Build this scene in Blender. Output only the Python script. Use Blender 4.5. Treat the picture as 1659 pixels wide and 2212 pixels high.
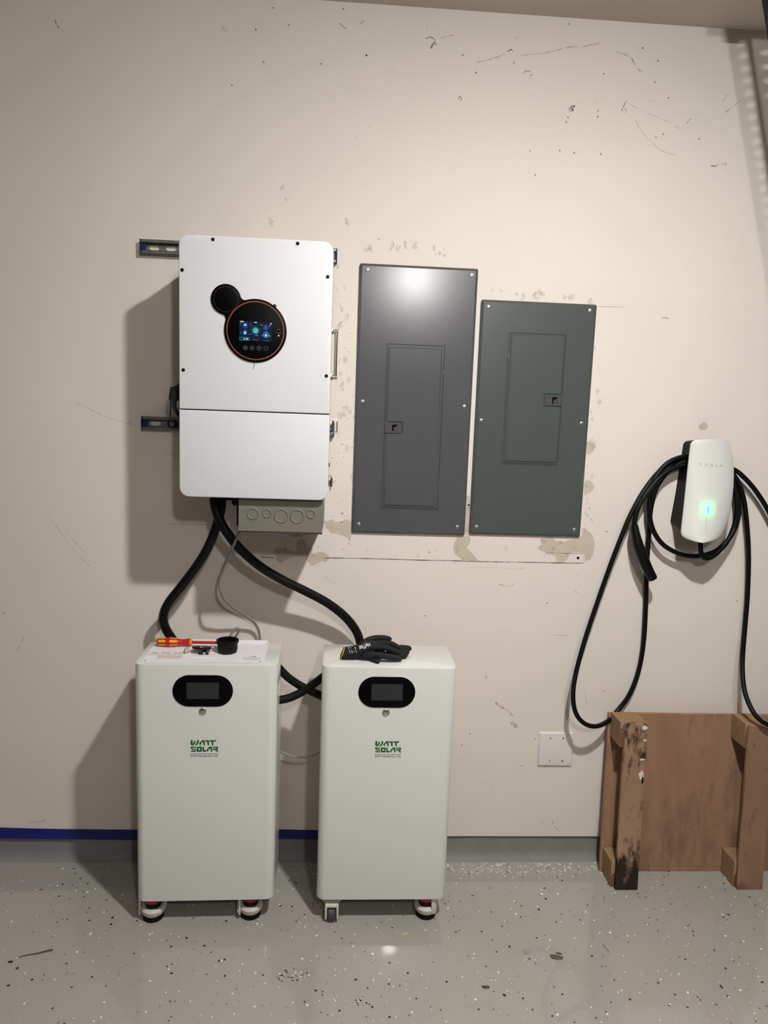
import bpy, bmesh, math, random
from mathutils import Vector, Matrix

for o in list(bpy.data.objects):
    bpy.data.objects.remove(o, do_unlink=True)
S = bpy.context.scene
C = S.collection
R = math.radians

# ------------------------------------------------------------------ camera
cam_d = bpy.data.cameras.new('camera')
cam_d.sensor_fit = 'HORIZONTAL'
cam_d.sensor_width = 36.0
cam_d.lens = 1535.0 / 1659.0 * 36.0
cam_d.clip_start = 0.05
cam = bpy.data.objects.new('camera', cam_d)
C.objects.link(cam)
rows = [[0.997852, -0.028026, -0.059215], [-0.054854, 0.136729, -0.989089], [0.035817, 0.990212, 0.134898]]
m4 = Matrix([rows[0] + [(0.0, -2.3028, 1.5452)[0]], rows[1] + [(0.0, -2.3028, 1.5452)[1]], rows[2] + [(0.0, -2.3028, 1.5452)[2]], [0, 0, 0, 1]])
cam.matrix_world = m4
S.camera = cam

# ------------------------------------------------------------------ world + exposure
w = bpy.data.worlds.new('world')
S.world = w
w.use_nodes = True
w.node_tree.nodes['Background'].inputs[0].default_value = (0.9, 0.95, 1.0, 1)
w.node_tree.nodes['Background'].inputs[1].default_value = 0.02
S.view_settings.view_transform = 'Standard'
S.view_settings.look = 'None'
S.view_settings.gamma = 1.0
S.view_settings.use_curve_mapping = False
S.view_settings.exposure = -0.05

LAMP_RADIANCE = 2650.0        # emission of the flush ceiling lamp near the wall
DOME_RADIANCE = 430.0         # emission of the globe lamp behind the viewer
LAMP_SPOT = (0.567, -1.47)
DOME_SPOT = (0.505, -3.33)
CEIL = 2.7574

# ------------------------------------------------------------------ helpers
OFF = {}

def lin(c):
    if isinstance(c, str):
        c = tuple(int(c[i:i + 2], 16) / 255 for i in (0, 2, 4))
    return tuple((x / 12.92 if x <= 0.04045 else ((x + 0.055) / 1.055) ** 2.4) for x in c[:3]) + (1.0,)

def mat(name, col, rough=0.5, metal=0.0, var=0.0, vscale=20.0, bump=0.0, bscale=200.0, coat=0.0,
        emit=None, estr=0.0, col2=None, alpha=1.0, spec=None, aniso_scale=(1, 1, 1)):
    m = bpy.data.materials.new(name)
    m.use_nodes = True
    nt = m.node_tree
    b = nt.nodes['Principled BSDF']
    b.inputs['Base Color'].default_value = lin(col)
    b.inputs['Roughness'].default_value = rough
    b.inputs['Metallic'].default_value = metal
    b.inputs['Coat Weight'].default_value = coat
    b.inputs['Coat Roughness'].default_value = 0.08
    if spec is not None:
        b.inputs['Specular IOR Level'].default_value = spec
    if alpha < 1:
        b.inputs['Alpha'].default_value = alpha
    if emit is not None:
        b.inputs['Emission Color'].default_value = lin(emit)
        b.inputs['Emission Strength'].default_value = estr
    if var or bump:
        tc = nt.nodes.new('ShaderNodeTexCoord')
        mp = nt.nodes.new('ShaderNodeMapping')
        mp.inputs['Scale'].default_value = aniso_scale
        nt.links.new(tc.outputs['Object'], mp.inputs['Vector'])
    if var:
        n = nt.nodes.new('ShaderNodeTexNoise')
        n.inputs['Scale'].default_value = vscale
        n.inputs['Detail'].default_value = 5
        nt.links.new(mp.outputs['Vector'], n.inputs['Vector'])
        r = nt.nodes.new('ShaderNodeValToRGB')
        c1 = lin(col)
        c2 = lin(col2) if col2 else tuple(x * (1 - var) for x in c1[:3]) + (1,)
        r.color_ramp.elements[0].position = 0.35
        r.color_ramp.elements[1].position = 0.68
        r.color_ramp.elements[0].color = c2
        r.color_ramp.elements[1].color = c1
        nt.links.new(n.outputs['Fac'], r.inputs['Fac'])
        nt.links.new(r.outputs['Color'], b.inputs['Base Color'])
    if bump:
        n2 = nt.nodes.new('ShaderNodeTexNoise')
        n2.inputs['Scale'].default_value = bscale
        n2.inputs['Detail'].default_value = 3
        nt.links.new(mp.outputs['Vector'], n2.inputs['Vector'])
        bp = nt.nodes.new('ShaderNodeBump')
        bp.inputs['Strength'].default_value = bump
        bp.inputs['Distance'].default_value = 0.002
        nt.links.new(n2.outputs['Fac'], bp.inputs['Height'])
        nt.links.new(bp.outputs['Normal'], b.inputs['Normal'])
    return m

def broken(m, scale, lo, hi, top=1.0):
    """worn, patchy pigment: alpha from noise"""
    nt = m.node_tree; b = nt.nodes['Principled BSDF']
    tc = nt.nodes.new('ShaderNodeNewGeometry')
    n = nt.nodes.new('ShaderNodeTexNoise'); n.inputs['Scale'].default_value = scale; n.inputs['Detail'].default_value = 6; n.inputs['Roughness'].default_value = 0.65
    nt.links.new(tc.outputs['Position'], n.inputs['Vector'])
    mr = nt.nodes.new('ShaderNodeMapRange'); mr.inputs['From Min'].default_value = lo; mr.inputs['From Max'].default_value = hi; mr.inputs['To Max'].default_value = top
    nt.links.new(n.outputs['Fac'], mr.inputs['Value'])
    nt.links.new(mr.outputs['Result'], b.inputs['Alpha'])
    return m

def mk(name, verts, faces, material, parent=None, smooth=True, origin=None, base=False, angle=35, tri=True):
    vs = [Vector(v) for v in verts]
    lo = Vector([min(v[i] for v in vs) for i in range(3)])
    hi = Vector([max(v[i] for v in vs) for i in range(3)])
    c = (lo + hi) / 2
    if base:
        c.z = lo.z
    if origin is not None:
        c = Vector(origin)
    me = bpy.data.meshes.new(name)
    me.from_pydata([tuple(v - c) for v in vs], [], [tuple(f) for f in faces])
    bm = bmesh.new()
    bm.from_mesh(me)
    bmesh.ops.remove_doubles(bm, verts=bm.verts, dist=1e-6)
    bmesh.ops.recalc_face_normals(bm, faces=bm.faces)
    bm.to_mesh(me)
    bm.free()
    if smooth:
        for p in me.polygons:
            p.use_smooth = True
        me.set_sharp_from_angle(angle=R(angle))
    if material is not None:
        me.materials.append(material)
    o = bpy.data.objects.new(name, me)
    C.objects.link(o)
    if parent is not None:
        o.parent = parent
        o.location = c - OFF[parent.name]
    else:
        o.location = c
    OFF[o.name] = c
    return o

def inst(src, loc, parent=None, name=None):
    o = src.copy()
    if name:
        o.name = name
    C.objects.link(o)
    o.parent = parent
    o.location = Vector(loc) - (OFF[parent.name] if parent else Vector())
    OFF[o.name] = Vector(loc)
    return o

def tag(o, label=None, cat=None, group=None, kind=None):
    if label: o['label'] = label
    if cat: o['category'] = cat
    if group: o['group'] = group
    if kind: o['kind'] = kind
    return o

def thing(name, label, cat, loc, group=None, rotz=0, local=False):
    o = bpy.data.objects.new(name, None)
    o.empty_display_size = 0.05
    C.objects.link(o)
    o.location = loc
    o.rotation_euler = (0, 0, rotz)
    OFF[o.name] = Vector((0, 0, 0)) if local else Vector(loc)
    return tag(o, label, cat, group)

class G:
    """collects geometry for one mesh"""
    def __init__(s):
        s.v = []; s.f = []
    def add(s, v, f):
        n = len(s.v)
        s.v += [tuple(x) for x in v]
        s.f += [tuple(i + n for i in q) for q in f]
        return s
    def box(s, x0, x1, y0, y1, z0, z1, bev=0.0, seg=2, xf=None):
        bm = bmesh.new()
        bmesh.ops.create_cube(bm, size=1)
        for v in bm.verts:
            v.co = Vector(((x0 + x1) / 2 + v.co.x * (x1 - x0), (y0 + y1) / 2 + v.co.y * (y1 - y0), (z0 + z1) / 2 + v.co.z * (z1 - z0)))
        if bev:
            bmesh.ops.bevel(bm, geom=list(bm.edges), offset=bev, segments=seg, affect='EDGES', profile=0.5)
        if xf is not None:
            bmesh.ops.transform(bm, matrix=xf, verts=bm.verts)
        bm.verts.index_update()
        s.add([v.co.copy() for v in bm.verts], [[v.index for v in f.verts] for f in bm.faces])
        bm.free()
        return s
    def loft(s, loops, cap0=True, cap1=True, close=True):
        n = len(loops[0])
        v = [p for l in loops for p in l]
        f = []
        for k in range(len(loops) - 1):
            for i in range(n if close else n - 1):
                j = (i + 1) % n
                f.append((k * n + i, k * n + j, (k + 1) * n + j, (k + 1) * n + i))
        if cap0: f.append(tuple(range(n))[::-1])
        if cap1: f.append(tuple((len(loops) - 1) * n + i for i in range(n)))
        return s.add(v, f)
    def slab(s, ofn, y0, y1, fil=0.0, seg=3):
        """ofn(inset)-> (x,z) outline; back plane y0, front plane y1 (y1<y0), filleted front edge"""
        loops = [[(x, y0, z) for x, z in ofn(0)]]
        if fil:
            for k in range(seg + 1):
                a = math.pi / 2 * k / seg
                ins = fil * (1 - math.cos(a)); yy = y1 + fil * (1 - math.sin(a))
                loops.append([(x, yy, z) for x, z in ofn(ins)])
        else:
            loops.append([(x, y1, z) for x, z in ofn(0)])
        return s.loft(loops)
    def tube(s, pts, rad, n=10, cap=True, samples=None):
        """pts: list of points (already dense); rad number or list"""
        P = [Vector(p[:3]) for p in pts]
        m = len(P)
        rr = rad if isinstance(rad, (list, tuple)) else [rad] * m
        t0 = (P[1] - P[0]).normalized()
        up = Vector((0, 0, 1)) if abs(t0.z) < 0.9 else Vector((0, 1, 0))
        nrm = (up - t0 * up.dot(t0)).normalized()
        loops = []
        for i in range(m):
            t = (P[min(i + 1, m - 1)] - P[max(i - 1, 0)])
            if t.length < 1e-9: t = t0
            t.normalize()
            nrm = (nrm - t * nrm.dot(t))
            nrm.normalize()
            b = t.cross(nrm)
            loops.append([P[i] + (nrm * math.cos(2 * math.pi * k / n) + b * math.sin(2 * math.pi * k / n)) * rr[i] for k in range(n)])
        return s.loft(loops, cap, cap)
    def lathe(s, prof, n=32, axis='z', cen=(0, 0, 0), xf=None):
        """prof list of (r, h)"""
        loops = []
        for r_, h in prof:
            l = []
            for k in range(n):
                a = 2 * math.pi * k / n
                x, y = r_ * math.cos(a), r_ * math.sin(a)
                p = {'z': (x, y, h), 'y': (x, h, y), 'x': (h, x, y)}[axis]
                p = Vector(p) + Vector(cen)
                if xf is not None: p = xf @ p
                l.append(p)
            loops.append(l)
        return s.loft(loops)
    def torus(s, cen, r1, r2, axis='y', n=40, k=8, flat=1.0):
        pts = []; f = []
        for i in range(n):
            a = 2 * math.pi * i / n
            for j in range(k):
                b = 2 * math.pi * j / k
                rr = r1 + r2 * math.cos(b); h = r2 * math.sin(b) * flat
                x, y = rr * math.cos(a), rr * math.sin(a)
                p = {'z': (x, y, h), 'y': (x, h, y), 'x': (h, x, y)}[axis]
                pts.append(Vector(p) + Vector(cen))
                f.append((i * k + j, ((i + 1) % n) * k + j, ((i + 1) % n) * k + (j + 1) % k, i * k + (j + 1) % k))
        return s.add(pts, f)
    def mk(s, name, material, parent=None, **kw):
        return mk(name, s.v, s.f, material, parent, **kw)

def spline(pts, per=8):
    P = [Vector(p) for p in pts]
    out = []
    for i in range(len(P) - 1):
        p0 = P[max(i - 1, 0)]; p1 = P[i]; p2 = P[i + 1]; p3 = P[min(i + 2, len(P) - 1)]
        for k in range(per):
            t = k / per
            out.append(0.5 * ((2 * p1) + (p2 - p0) * t + (2 * p0 - 5 * p1 + 4 * p2 - p3) * t * t + (3 * p1 - p0 - 3 * p2 + p3) * t ** 3))
    out.append(P[-1].copy())
    return out

def rrect(x0, x1, z0, z1, r, n=8):
    def fn(ins=0.0):
        a0, a1, b0, b1 = x0 + ins, x1 - ins, z0 + ins, z1 - ins
        rr = max(r - ins, 1e-4)
        out = []
        for cx, cz, st in ((a1 - rr, b1 - rr, 0), (a0 + rr, b1 - rr, 90), (a0 + rr, b0 + rr, 180), (a1 - rr, b0 + rr, 270)):
            for k in range(n + 1):
                a = R(st + 90 * k / n)
                out.append((cx + rr * math.cos(a), cz + rr * math.sin(a)))
        return out
    return fn

def circ(cx, cz, r, n=24):
    return [(cx + r * math.cos(2 * math.pi * k / n), cz + r * math.sin(2 * math.pi * k / n)) for k in range(n)]

def slot(cx, cz, hw, r, n=8):
    out = []
    for k in range(n + 1):
        a = R(-90 + 180 * k / n); out.append((cx + hw + r * math.cos(a), cz + r * math.sin(a)))
    for k in range(n + 1):
        a = R(90 + 180 * k / n); out.append((cx - hw + r * math.cos(a), cz + r * math.sin(a)))
    return out

def fill2d(loops, thick):
    """filled 2-D outlines with holes -> verts (x, y, z=depth) and faces; depth 0..thick"""
    cu = bpy.data.curves.new('tmp', 'CURVE')
    cu.dimensions = '2D'; cu.fill_mode = 'BOTH'; cu.extrude = thick / 2
    for l in loops:
        sp = cu.splines.new('POLY')
        sp.points.add(len(l) - 1)
        for p, q in zip(sp.points, l):
            p.co = (q[0], q[1], 0, 1)
        sp.use_cyclic_u = True
    ob = bpy.data.objects.new('tmp', cu)
    C.objects.link(ob)
    dg = bpy.context.evaluated_depsgraph_get()
    me = bpy.data.meshes.new_from_object(ob.evaluated_get(dg))
    v = [tuple(x.co) for x in me.vertices]; f = [tuple(p.vertices) for p in me.polygons]
    bpy.data.objects.remove(ob); bpy.data.curves.remove(cu); bpy.data.meshes.remove(me)
    return v, f

def plate_xz(g, loops, y_front, thick):
    """filled shape in the x-z plane whose front is at y_front"""
    v, f = fill2d(loops, thick)
    return g.add([(a, y_front + thick / 2 - d, b) for a, b, d in v], f)

def text_vf(body, size, thick=0.0004, spacing=1.0, align='CENTER', bold=0.0):
    cu = bpy.data.curves.new('tmp', 'FONT')
    cu.body = body; cu.size = size; cu.extrude = thick / 2; cu.align_x = align; cu.space_character = spacing
    cu.offset = bold
    cu.resolution_u = 3
    ob = bpy.data.objects.new('tmp', cu)
    C.objects.link(ob)
    dg = bpy.context.evaluated_depsgraph_get()
    me = bpy.data.meshes.new_from_object(ob.evaluated_get(dg))
    v = [tuple(x.co) for x in me.vertices]; f = [tuple(p.vertices) for p in me.polygons]
    bpy.data.objects.remove(ob); bpy.data.curves.remove(cu); bpy.data.meshes.remove(me)
    return v, f

def text_xz(name, body, size, x, y, z, material, parent, **kw):
    v, f = text_vf(body, size, **kw)
    return mk(name, [(x + a, y - d, z + b) for a, b, d in v], f, material, parent, smooth=False)

# ------------------------------------------------------------------ materials
M = {}
M['wall'] = mat('wall_paint', 'd6cdc4', 0.75, var=0.03, vscale=3.0, bump=0.05, bscale=260, spec=0.2)
M['far_wall'] = mat('far_wall_paint', '57534d', 0.8, spec=0.1)
M['ceil'] = mat('ceiling_paint', 'cdc4b8', 0.9, var=0.05, vscale=2.0, spec=0.1)
M['putty'] = broken(mat('putty', 'bdb0a1', 0.85, var=0.08, vscale=30, spec=0.15), 38, 0.28, 0.42, 1.0)
M['pencil'] = broken(mat('pencil', 'a0958a', 0.9, spec=0.1), 90, 0.35, 0.6, 0.9)
M['pencil_faint'] = broken(mat('pencil_faint', 'c4b9ad', 0.9, spec=0.1), 60, 0.38, 0.62, 0.8)
M['scuff'] = broken(mat('scuff', '8c8277', 0.9, spec=0.1, var=0.25, vscale=150), 110, 0.36, 0.58, 0.95)
M['scuff_faint'] = broken(mat('scuff_faint', 'bfb4a8', 0.9, spec=0.1, var=0.12, vscale=80), 70, 0.40, 0.62, 0.8)
M['smudge'] = broken(mat('smudge', 'd0c6bb', 0.9, spec=0.1), 90, 0.38, 0.70, 0.7)
M['cut'] = broken(mat('cut_line', '796e62', 0.9, var=0.4, vscale=120, spec=0.1), 60, 0.32, 0.5, 1.0)
M['hole'] = mat('dark_hole', '0c0b0a', 0.9, spec=0.05)
M['curb'] = mat('curb_paint', '7c7b78', 0.65, var=0.12, vscale=14, bump=0.2, bscale=40, spec=0.2)
M['tape'] = mat('blue_tape', '0a1470', 0.6, var=0.3, vscale=25)
M['white_cab'] = mat('cabinet_enamel', 'cdcdc8', 0.03, spec=1.0)
M['white_inv'] = mat('white_powder_coat', 'd0cfd0', 0.55, bump=0.08, bscale=1500)
M['white_body'] = mat('light_grey_body', 'b9b7b2', 0.5)
M['gap'] = mat('gap_shade', '141414', 0.8)  # near-black, paints the shade inside the cover and door gaps
M['black'] = mat('black_gloss', '020202', 0.45, spec=0.08)
M['black_plastic'] = mat('black_plastic', '060606', 0.42, spec=0.25)
M['rubber'] = mat('black_rubber', '040404', 0.5, spec=0.22)
M['screen_off'] = mat('screen_off', '26262a', 0.2)
M['orange'] = mat('orange_ring', '7d3c1e', 0.5)
M['steel'] = mat('bright_steel', 'cfcdc8', 0.22, metal=1.0)
M['screw'] = mat('screw_steel', 'e4e4e0', 0.38, metal=0.9)
M['zinc'] = mat('galvanised', '8f908a', 0.42, metal=0.85, var=0.15, vscale=60)
M['blue_cap'] = mat('blue_plastic', '0a1c54', 0.45)
M['panel_a'] = mat('charcoal_enamel', '4e4e50', 0.21, bump=0.006, bscale=500, var=0.04, vscale=12)
M['panel_b'] = mat('green_grey_enamel', '494e4c', 0.27, bump=0.006, bscale=500, var=0.04, vscale=12)
M['latch'] = mat('latch_plastic', '3c3a38', 0.45)
M['gutter'] = mat('grey_box_enamel', '6f6d62', 0.42, var=0.04, vscale=20)
M['tesla_white'] = mat('charger_glass_white', 'c8c9c4', 0.42, spec=0.3)
M['lettering_grey'] = mat('lettering_grey', '8f8f8c', 0.4)
M['led'] = mat('led_green', '20ff80', 0.4, emit='00ff68', estr=300.0)
M['led_core'] = mat('led_core', 'c0ffff', 0.4, emit='60ffe0', estr=14.0)
M['plate_white'] = mat('nylon_white', 'd3cdc9', 0.35)
M['green'] = mat('logo_green', '0f5c22', 0.5)
M['print_dark'] = mat('print_dark', '2b3a2f', 0.6)
M['print_grey'] = mat('print_grey', '6d6a68', 0.7)
M['caster_white'] = mat('caster_cream', 'c9c4b6', 0.5, var=0.12, vscale=60)
M['red'] = mat('red_plastic', 'b51822', 0.38)
M['yellow'] = mat('yellow_rubber', 'd9961c', 0.55)
M['grey_cable'] = mat('grey_cable', '7b7774', 0.45)
M['glove'] = mat('glove_nitrile', '17171a', 0.75, var=0.25, vscale=90, bump=0.4, bscale=700, spec=0.3)
M['glove_yellow'] = mat('cuff_yellow', 'b39a2a', 0.8)
M['print_white'] = mat('print_white', 'c9c9c9', 0.7)
M['sheet'] = mat('white_sheet', 'dedbdb', 0.4)
M['beige_print'] = mat('beige_window', 'c9beb8', 0.5)
M['bag'] = mat('clear_film', 'cfcac2', 0.2, alpha=0.07)
M['wheel'] = mat('wheel_grey', '3c3c3e', 0.6)
M['lamp'] = mat('lamp_lens', 'ffffff', 0.5, emit='fffdfb', estr=LAMP_RADIANCE)
M['dome'] = mat('lamp_globe', 'ffffff', 0.5, emit='fffdfb', estr=DOME_RADIANCE)
M['trim_white'] = mat('trim_white', 'e6e4e0', 0.4)
M['flake_black'] = mat('flake_black', '101010', 0.5)
M['flake_white'] = mat('flake_white', 'dcdcd6', 0.5)
M['flake_grey'] = mat('flake_grey', '6b6863', 0.5)
M['dust'] = mat('plaster_dust', 'cfcabd', 0.9)
M['leaf'] = mat('dry_leaf', '5d5446', 0.9, var=0.3, vscale=80)
M['twig'] = mat('twig', '54402c', 0.9)

def floor_mat():
    m = mat('epoxy_floor', '8f8d88', 0.06, spec=1.0)
    nt = m.node_tree; b = nt.nodes['Principled BSDF']
    tc = nt.nodes.new('ShaderNodeTexCoord')
    n = nt.nodes.new('ShaderNodeTexNoise'); n.inputs['Scale'].default_value = 1.6; n.inputs['Detail'].default_value = 3
    nt.links.new(tc.outputs['Object'], n.inputs['Vector'])
    r = nt.nodes.new('ShaderNodeValToRGB')
    r.color_ramp.elements[0].position = 0.35; r.color_ramp.elements[0].color = lin('939289')
    r.color_ramp.elements[1].position = 0.65; r.color_ramp.elements[1].color = lin('9b9791')
    nt.links.new(n.outputs['Fac'], r.inputs['Fac'])
    nt.links.new(r.outputs['Color'], b.inputs['Base Color'])
    n2 = nt.nodes.new('ShaderNodeTexNoise'); n2.inputs['Scale'].default_value = 70; n2.inputs['Detail'].default_value = 4
    nt.links.new(tc.outputs['Object'], n2.inputs['Vector'])
    bp = nt.nodes.new('ShaderNodeBump'); bp.inputs['Strength'].default_value = 0.08; bp.inputs['Distance'].default_value = 0.0005
    nt.links.new(n2.outputs['Fac'], bp.inputs['Height'])
    nt.links.new(bp.outputs['Normal'], b.inputs['Normal'])
    nt.links.new(bp.outputs['Normal'], b.inputs['Coat Normal'])
    return m
M['floor'] = floor_mat()

def ply_mat(name, c_dark, c_light, axis, freq, c_mid=None):
    """thin plies: bands across `axis`"""
    m = mat(name, c_light, 0.85, spec=0.15)
    nt = m.node_tree; b = nt.nodes['Principled BSDF']
    tc = nt.nodes.new('ShaderNodeTexCoord')
    mp = nt.nodes.new('ShaderNodeMapping')
    wv = nt.nodes.new('ShaderNodeTexWave')
    wv.wave_type = 'BANDS'; wv.bands_direction = axis
    wv.inputs['Scale'].default_value = freq
    wv.inputs['Distortion'].default_value = 1.6
    wv.inputs['Detail'].default_value = 2
    wv.inputs['Detail Scale'].default_value = 3.0
    nt.links.new(tc.outputs['Object'], mp.inputs['Vector'])
    nt.links.new(mp.outputs['Vector'], wv.inputs['Vector'])
    ns = nt.nodes.new('ShaderNodeTexNoise'); ns.inputs['Scale'].default_value = 120; ns.inputs['Detail'].default_value = 4
    nt.links.new(tc.outputs['Object'], ns.inputs['Vector'])
    r = nt.nodes.new('ShaderNodeValToRGB')
    r.color_ramp.elements[0].position = 0.25; r.color_ramp.elements[0].color = lin(c_dark)
    r.color_ramp.elements[1].position = 0.55; r.color_ramp.elements[1].color = lin(c_light)
    nt.links.new(wv.outputs['Fac'], r.inputs['Fac'])
    mx = nt.nodes.new('ShaderNodeMix'); mx.data_type = 'RGBA'; mx.blend_type = 'MULTIPLY'; mx.inputs['Factor'].default_value = 0.35
    nt.links.new(r.outputs['Color'], mx.inputs['A']); nt.links.new(ns.outputs['Color'], mx.inputs['B'])
    nt.links.new(mx.outputs['Result'], b.inputs['Base Color'])
    bp = nt.nodes.new('ShaderNodeBump'); bp.inputs['Strength'].default_value = 0.4; bp.inputs['Distance'].default_value = 0.001
    nt.links.new(wv.outputs['Fac'], bp.inputs['Height']); nt.links.new(bp.outputs['Normal'], b.inputs['Normal'])
    return m
M['ply_edge'] = ply_mat('ply_edge', '74583f', 'a98c6a', 'Y', 44)

def wood_mat(name, c1, c2, stain=None, stain_amt=0.0, sscale=6.0, zstretch=0.15, thr=(0.5, 0.62), zfade=None, edge=None):
    m = mat(name, c1, 0.7, spec=0.2)
    nt = m.node_tree; b = nt.nodes['Principled BSDF']
    tc = nt.nodes.new('ShaderNodeTexCoord')
    mp = nt.nodes.new('ShaderNodeMapping'); mp.inputs['Scale'].default_value = (1, 1, zstretch)
    nt.links.new(tc.outputs['Object'], mp.inputs['Vector'])
    n = nt.nodes.new('ShaderNodeTexNoise'); n.inputs['Scale'].default_value = 9; n.inputs['Detail'].default_value = 6
    nt.links.new(mp.outputs['Vector'], n.inputs['Vector'])
    r = nt.nodes.new('ShaderNodeValToRGB')
    r.color_ramp.elements[0].position = 0.32; r.color_ramp.elements[0].color = lin(c2)
    r.color_ramp.elements[1].position = 0.68; r.color_ramp.elements[1].color = lin(c1)
    nt.links.new(n.outputs['Fac'], r.inputs['Fac'])
    last = r.outputs['Color']
    if stain:
        mp2 = nt.nodes.new('ShaderNodeMapping'); mp2.inputs['Scale'].default_value = (1, 1, 0.35)
        nt.links.new(tc.outputs['Object'], mp2.inputs['Vector'])
        n2 = nt.nodes.new('ShaderNodeTexNoise'); n2.inputs['Scale'].default_value = sscale; n2.inputs['Detail'].default_value = 9; n2.inputs['Roughness'].default_value = 0.7
        nt.links.new(mp2.outputs['Vector'], n2.inputs['Vector'])
        fac = n2.outputs['Fac']
        if zfade:
            sx = nt.nodes.new('ShaderNodeSeparateXYZ'); nt.links.new(tc.outputs['Object'], sx.inputs['Vector'])
            rr = nt.nodes.new('ShaderNodeValToRGB')
            els = rr.color_ramp.elements
            els[0].position = zfade[0][0]; els[0].color = (zfade[0][1],) * 3 + (1,)
            els[1].position = zfade[-1][0]; els[1].color = (zfade[-1][1],) * 3 + (1,)
            for pz, pv in zfade[1:-1]:
                e = els.new(pz); e.color = (pv,) * 3 + (1,)
            mr = nt.nodes.new('ShaderNodeMapRange'); mr.inputs['From Min'].default_value = -0.3; mr.inputs['From Max'].default_value = 0.3
            nt.links.new(sx.outputs['Z'], mr.inputs['Value']); nt.links.new(mr.outputs['Result'], rr.inputs['Fac'])
            ad = nt.nodes.new('ShaderNodeMath'); ad.operation = 'ADD'
            sb = nt.nodes.new('ShaderNodeMath'); sb.operation = 'SUBTRACT'; sb.inputs[1].default_value = 0.5
            nt.links.new(rr.outputs['Color'], sb.inputs[0])
            nt.links.new(fac, ad.inputs[0]); nt.links.new(sb.outputs[0], ad.inputs[1]); fac = ad.outputs[0]
        r2 = nt.nodes.new('ShaderNodeValToRGB')
        r2.color_ramp.elements[0].position = thr[0]; r2.color_ramp.elements[0].color = (0, 0, 0, 1)
        r2.color_ramp.elements[1].position = thr[1]; r2.color_ramp.elements[1].color = (stain_amt,) * 3 + (1,)
        nt.links.new(fac, r2.inputs['Fac'])
        mx = nt.nodes.new('ShaderNodeMix'); mx.data_type = 'RGBA'
        nt.links.new(r2.outputs['Color'], mx.inputs['Factor']); nt.links.new(last, mx.inputs['A']); mx.inputs['B'].default_value = lin(stain)
        last = mx.outputs['Result']
    nt.links.new(last, b.inputs['Base Color'])
    return m
M['sheet_wood'] = wood_mat('plywood_face', '9a7861', '86674f', '5a4436', 0.75, 6.0, 0.3, (0.48, 0.68))
M['slat_dirty'] = wood_mat('dirty_slat', '9c7f68', '86694f', '17130f', 0.95, 42.0, 0.3, (0.49, 0.64),
                           zfade=[(0.0, 0.73), (0.13, 0.69), (0.26, 0.52), (0.5, 0.42), (0.6, 0.40), (0.8, 0.54), (1.0, 0.56)])
M['slat_clean'] = wood_mat('brown_slat', '8f6f5a', '7c5f4b', '35261d', 0.8, 14.0, 0.3, (0.54, 0.72),
                           zfade=[(0.0, 0.62), (0.12, 0.5), (1.0, 0.5)])

# ================================================================== the room
def struct(name, g, material, **kw):
    o = g.mk(name, material, **kw)
    o['kind'] = 'structure'
    return o

X0, X1, Y0 = -3.0, 3.0, -5.6
floor = struct('floor', G().box(X0, X1, Y0, 0.14, -0.1, 0), M['floor'], smooth=False)
ceiling = struct('ceiling', G().box(X0, X1, Y0, 0.14, CEIL, CEIL + 0.1), M['ceil'], smooth=False)
wall = struct('wall_back', G().box(X0, X1, 0, 0.14, 0.088, CEIL), M['wall'], smooth=False)
struct('wall_left', G().box(X0 - 0.1, X0, Y0, 0.14, 0, CEIL), M['far_wall'], smooth=False)
struct('wall_right', G().box(X1, X1 + 0.1, Y0, 0.14, 0, CEIL), M['far_wall'], smooth=False)
struct('wall_front', G().box(X0, X1, Y0 - 0.1, Y0, 0, CEIL), M['far_wall'], smooth=False)
# painted concrete kerb under the plasterboard, with a coved foot
g = G()
prof = [(0.13, 0.0), (-0.016, 0.0), (-0.010, 0.002), (-0.003, 0.007), (0.003, 0.015), (0.006, 0.03), (0.0075, 0.0878), (0.13, 0.0878)]
N = 120
rnd = random.Random(4)
loops = []
for i in range(N + 1):
    x = X0 + (X1 - X0) * i / N
    j = rnd.uniform(-0.0012, 0.0012)
    loops.append([(x, y + (j if 0 < k < 7 else 0), z) for k, (y, z) in enumerate(prof)])
g.loft(loops)
struct('baseboard_back', g, M['curb'], angle=60)

# ---- marks on the plasterboard (all lie on its face)
YK = [0]
def ribbon(pts, wd, y=None):
    if y is None:
        YK[0] += 1; y = -0.0006 - YK[0] * 4e-6
    rj = random.Random(len(pts) + int(abs(pts[0][0]) * 1e4))
    P = [Vector((p[0], p[2])) for p in pts]
    v = []; f = []
    for i, p in enumerate(P):
        t = (P[min(i + 1, len(P) - 1)] - P[max(i - 1, 0)]).normalized()
        n = Vector((-t.y, t.x))
        ww = wd * (0.25 if i in (0, len(P) - 1) else rj.uniform(0.45, 1.15))
        v += [(p.x + n.x * ww / 2, y, p.y + n.y * ww / 2), (p.x - n.x * ww / 2, y, p.y - n.y * ww / 2)]
        if i: f.append((2 * i - 2, 2 * i, 2 * i + 1, 2 * i - 1))
    return v, f

def stroke(name, pts, wd, material, smooth_line=True, par=None):
    pp = spline(pts, 5) if smooth_line and len(pts) > 2 else pts
    v, f = ribbon(pp, wd)
    return mk(name, v, f, material, par or wall, smooth=False)

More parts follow.
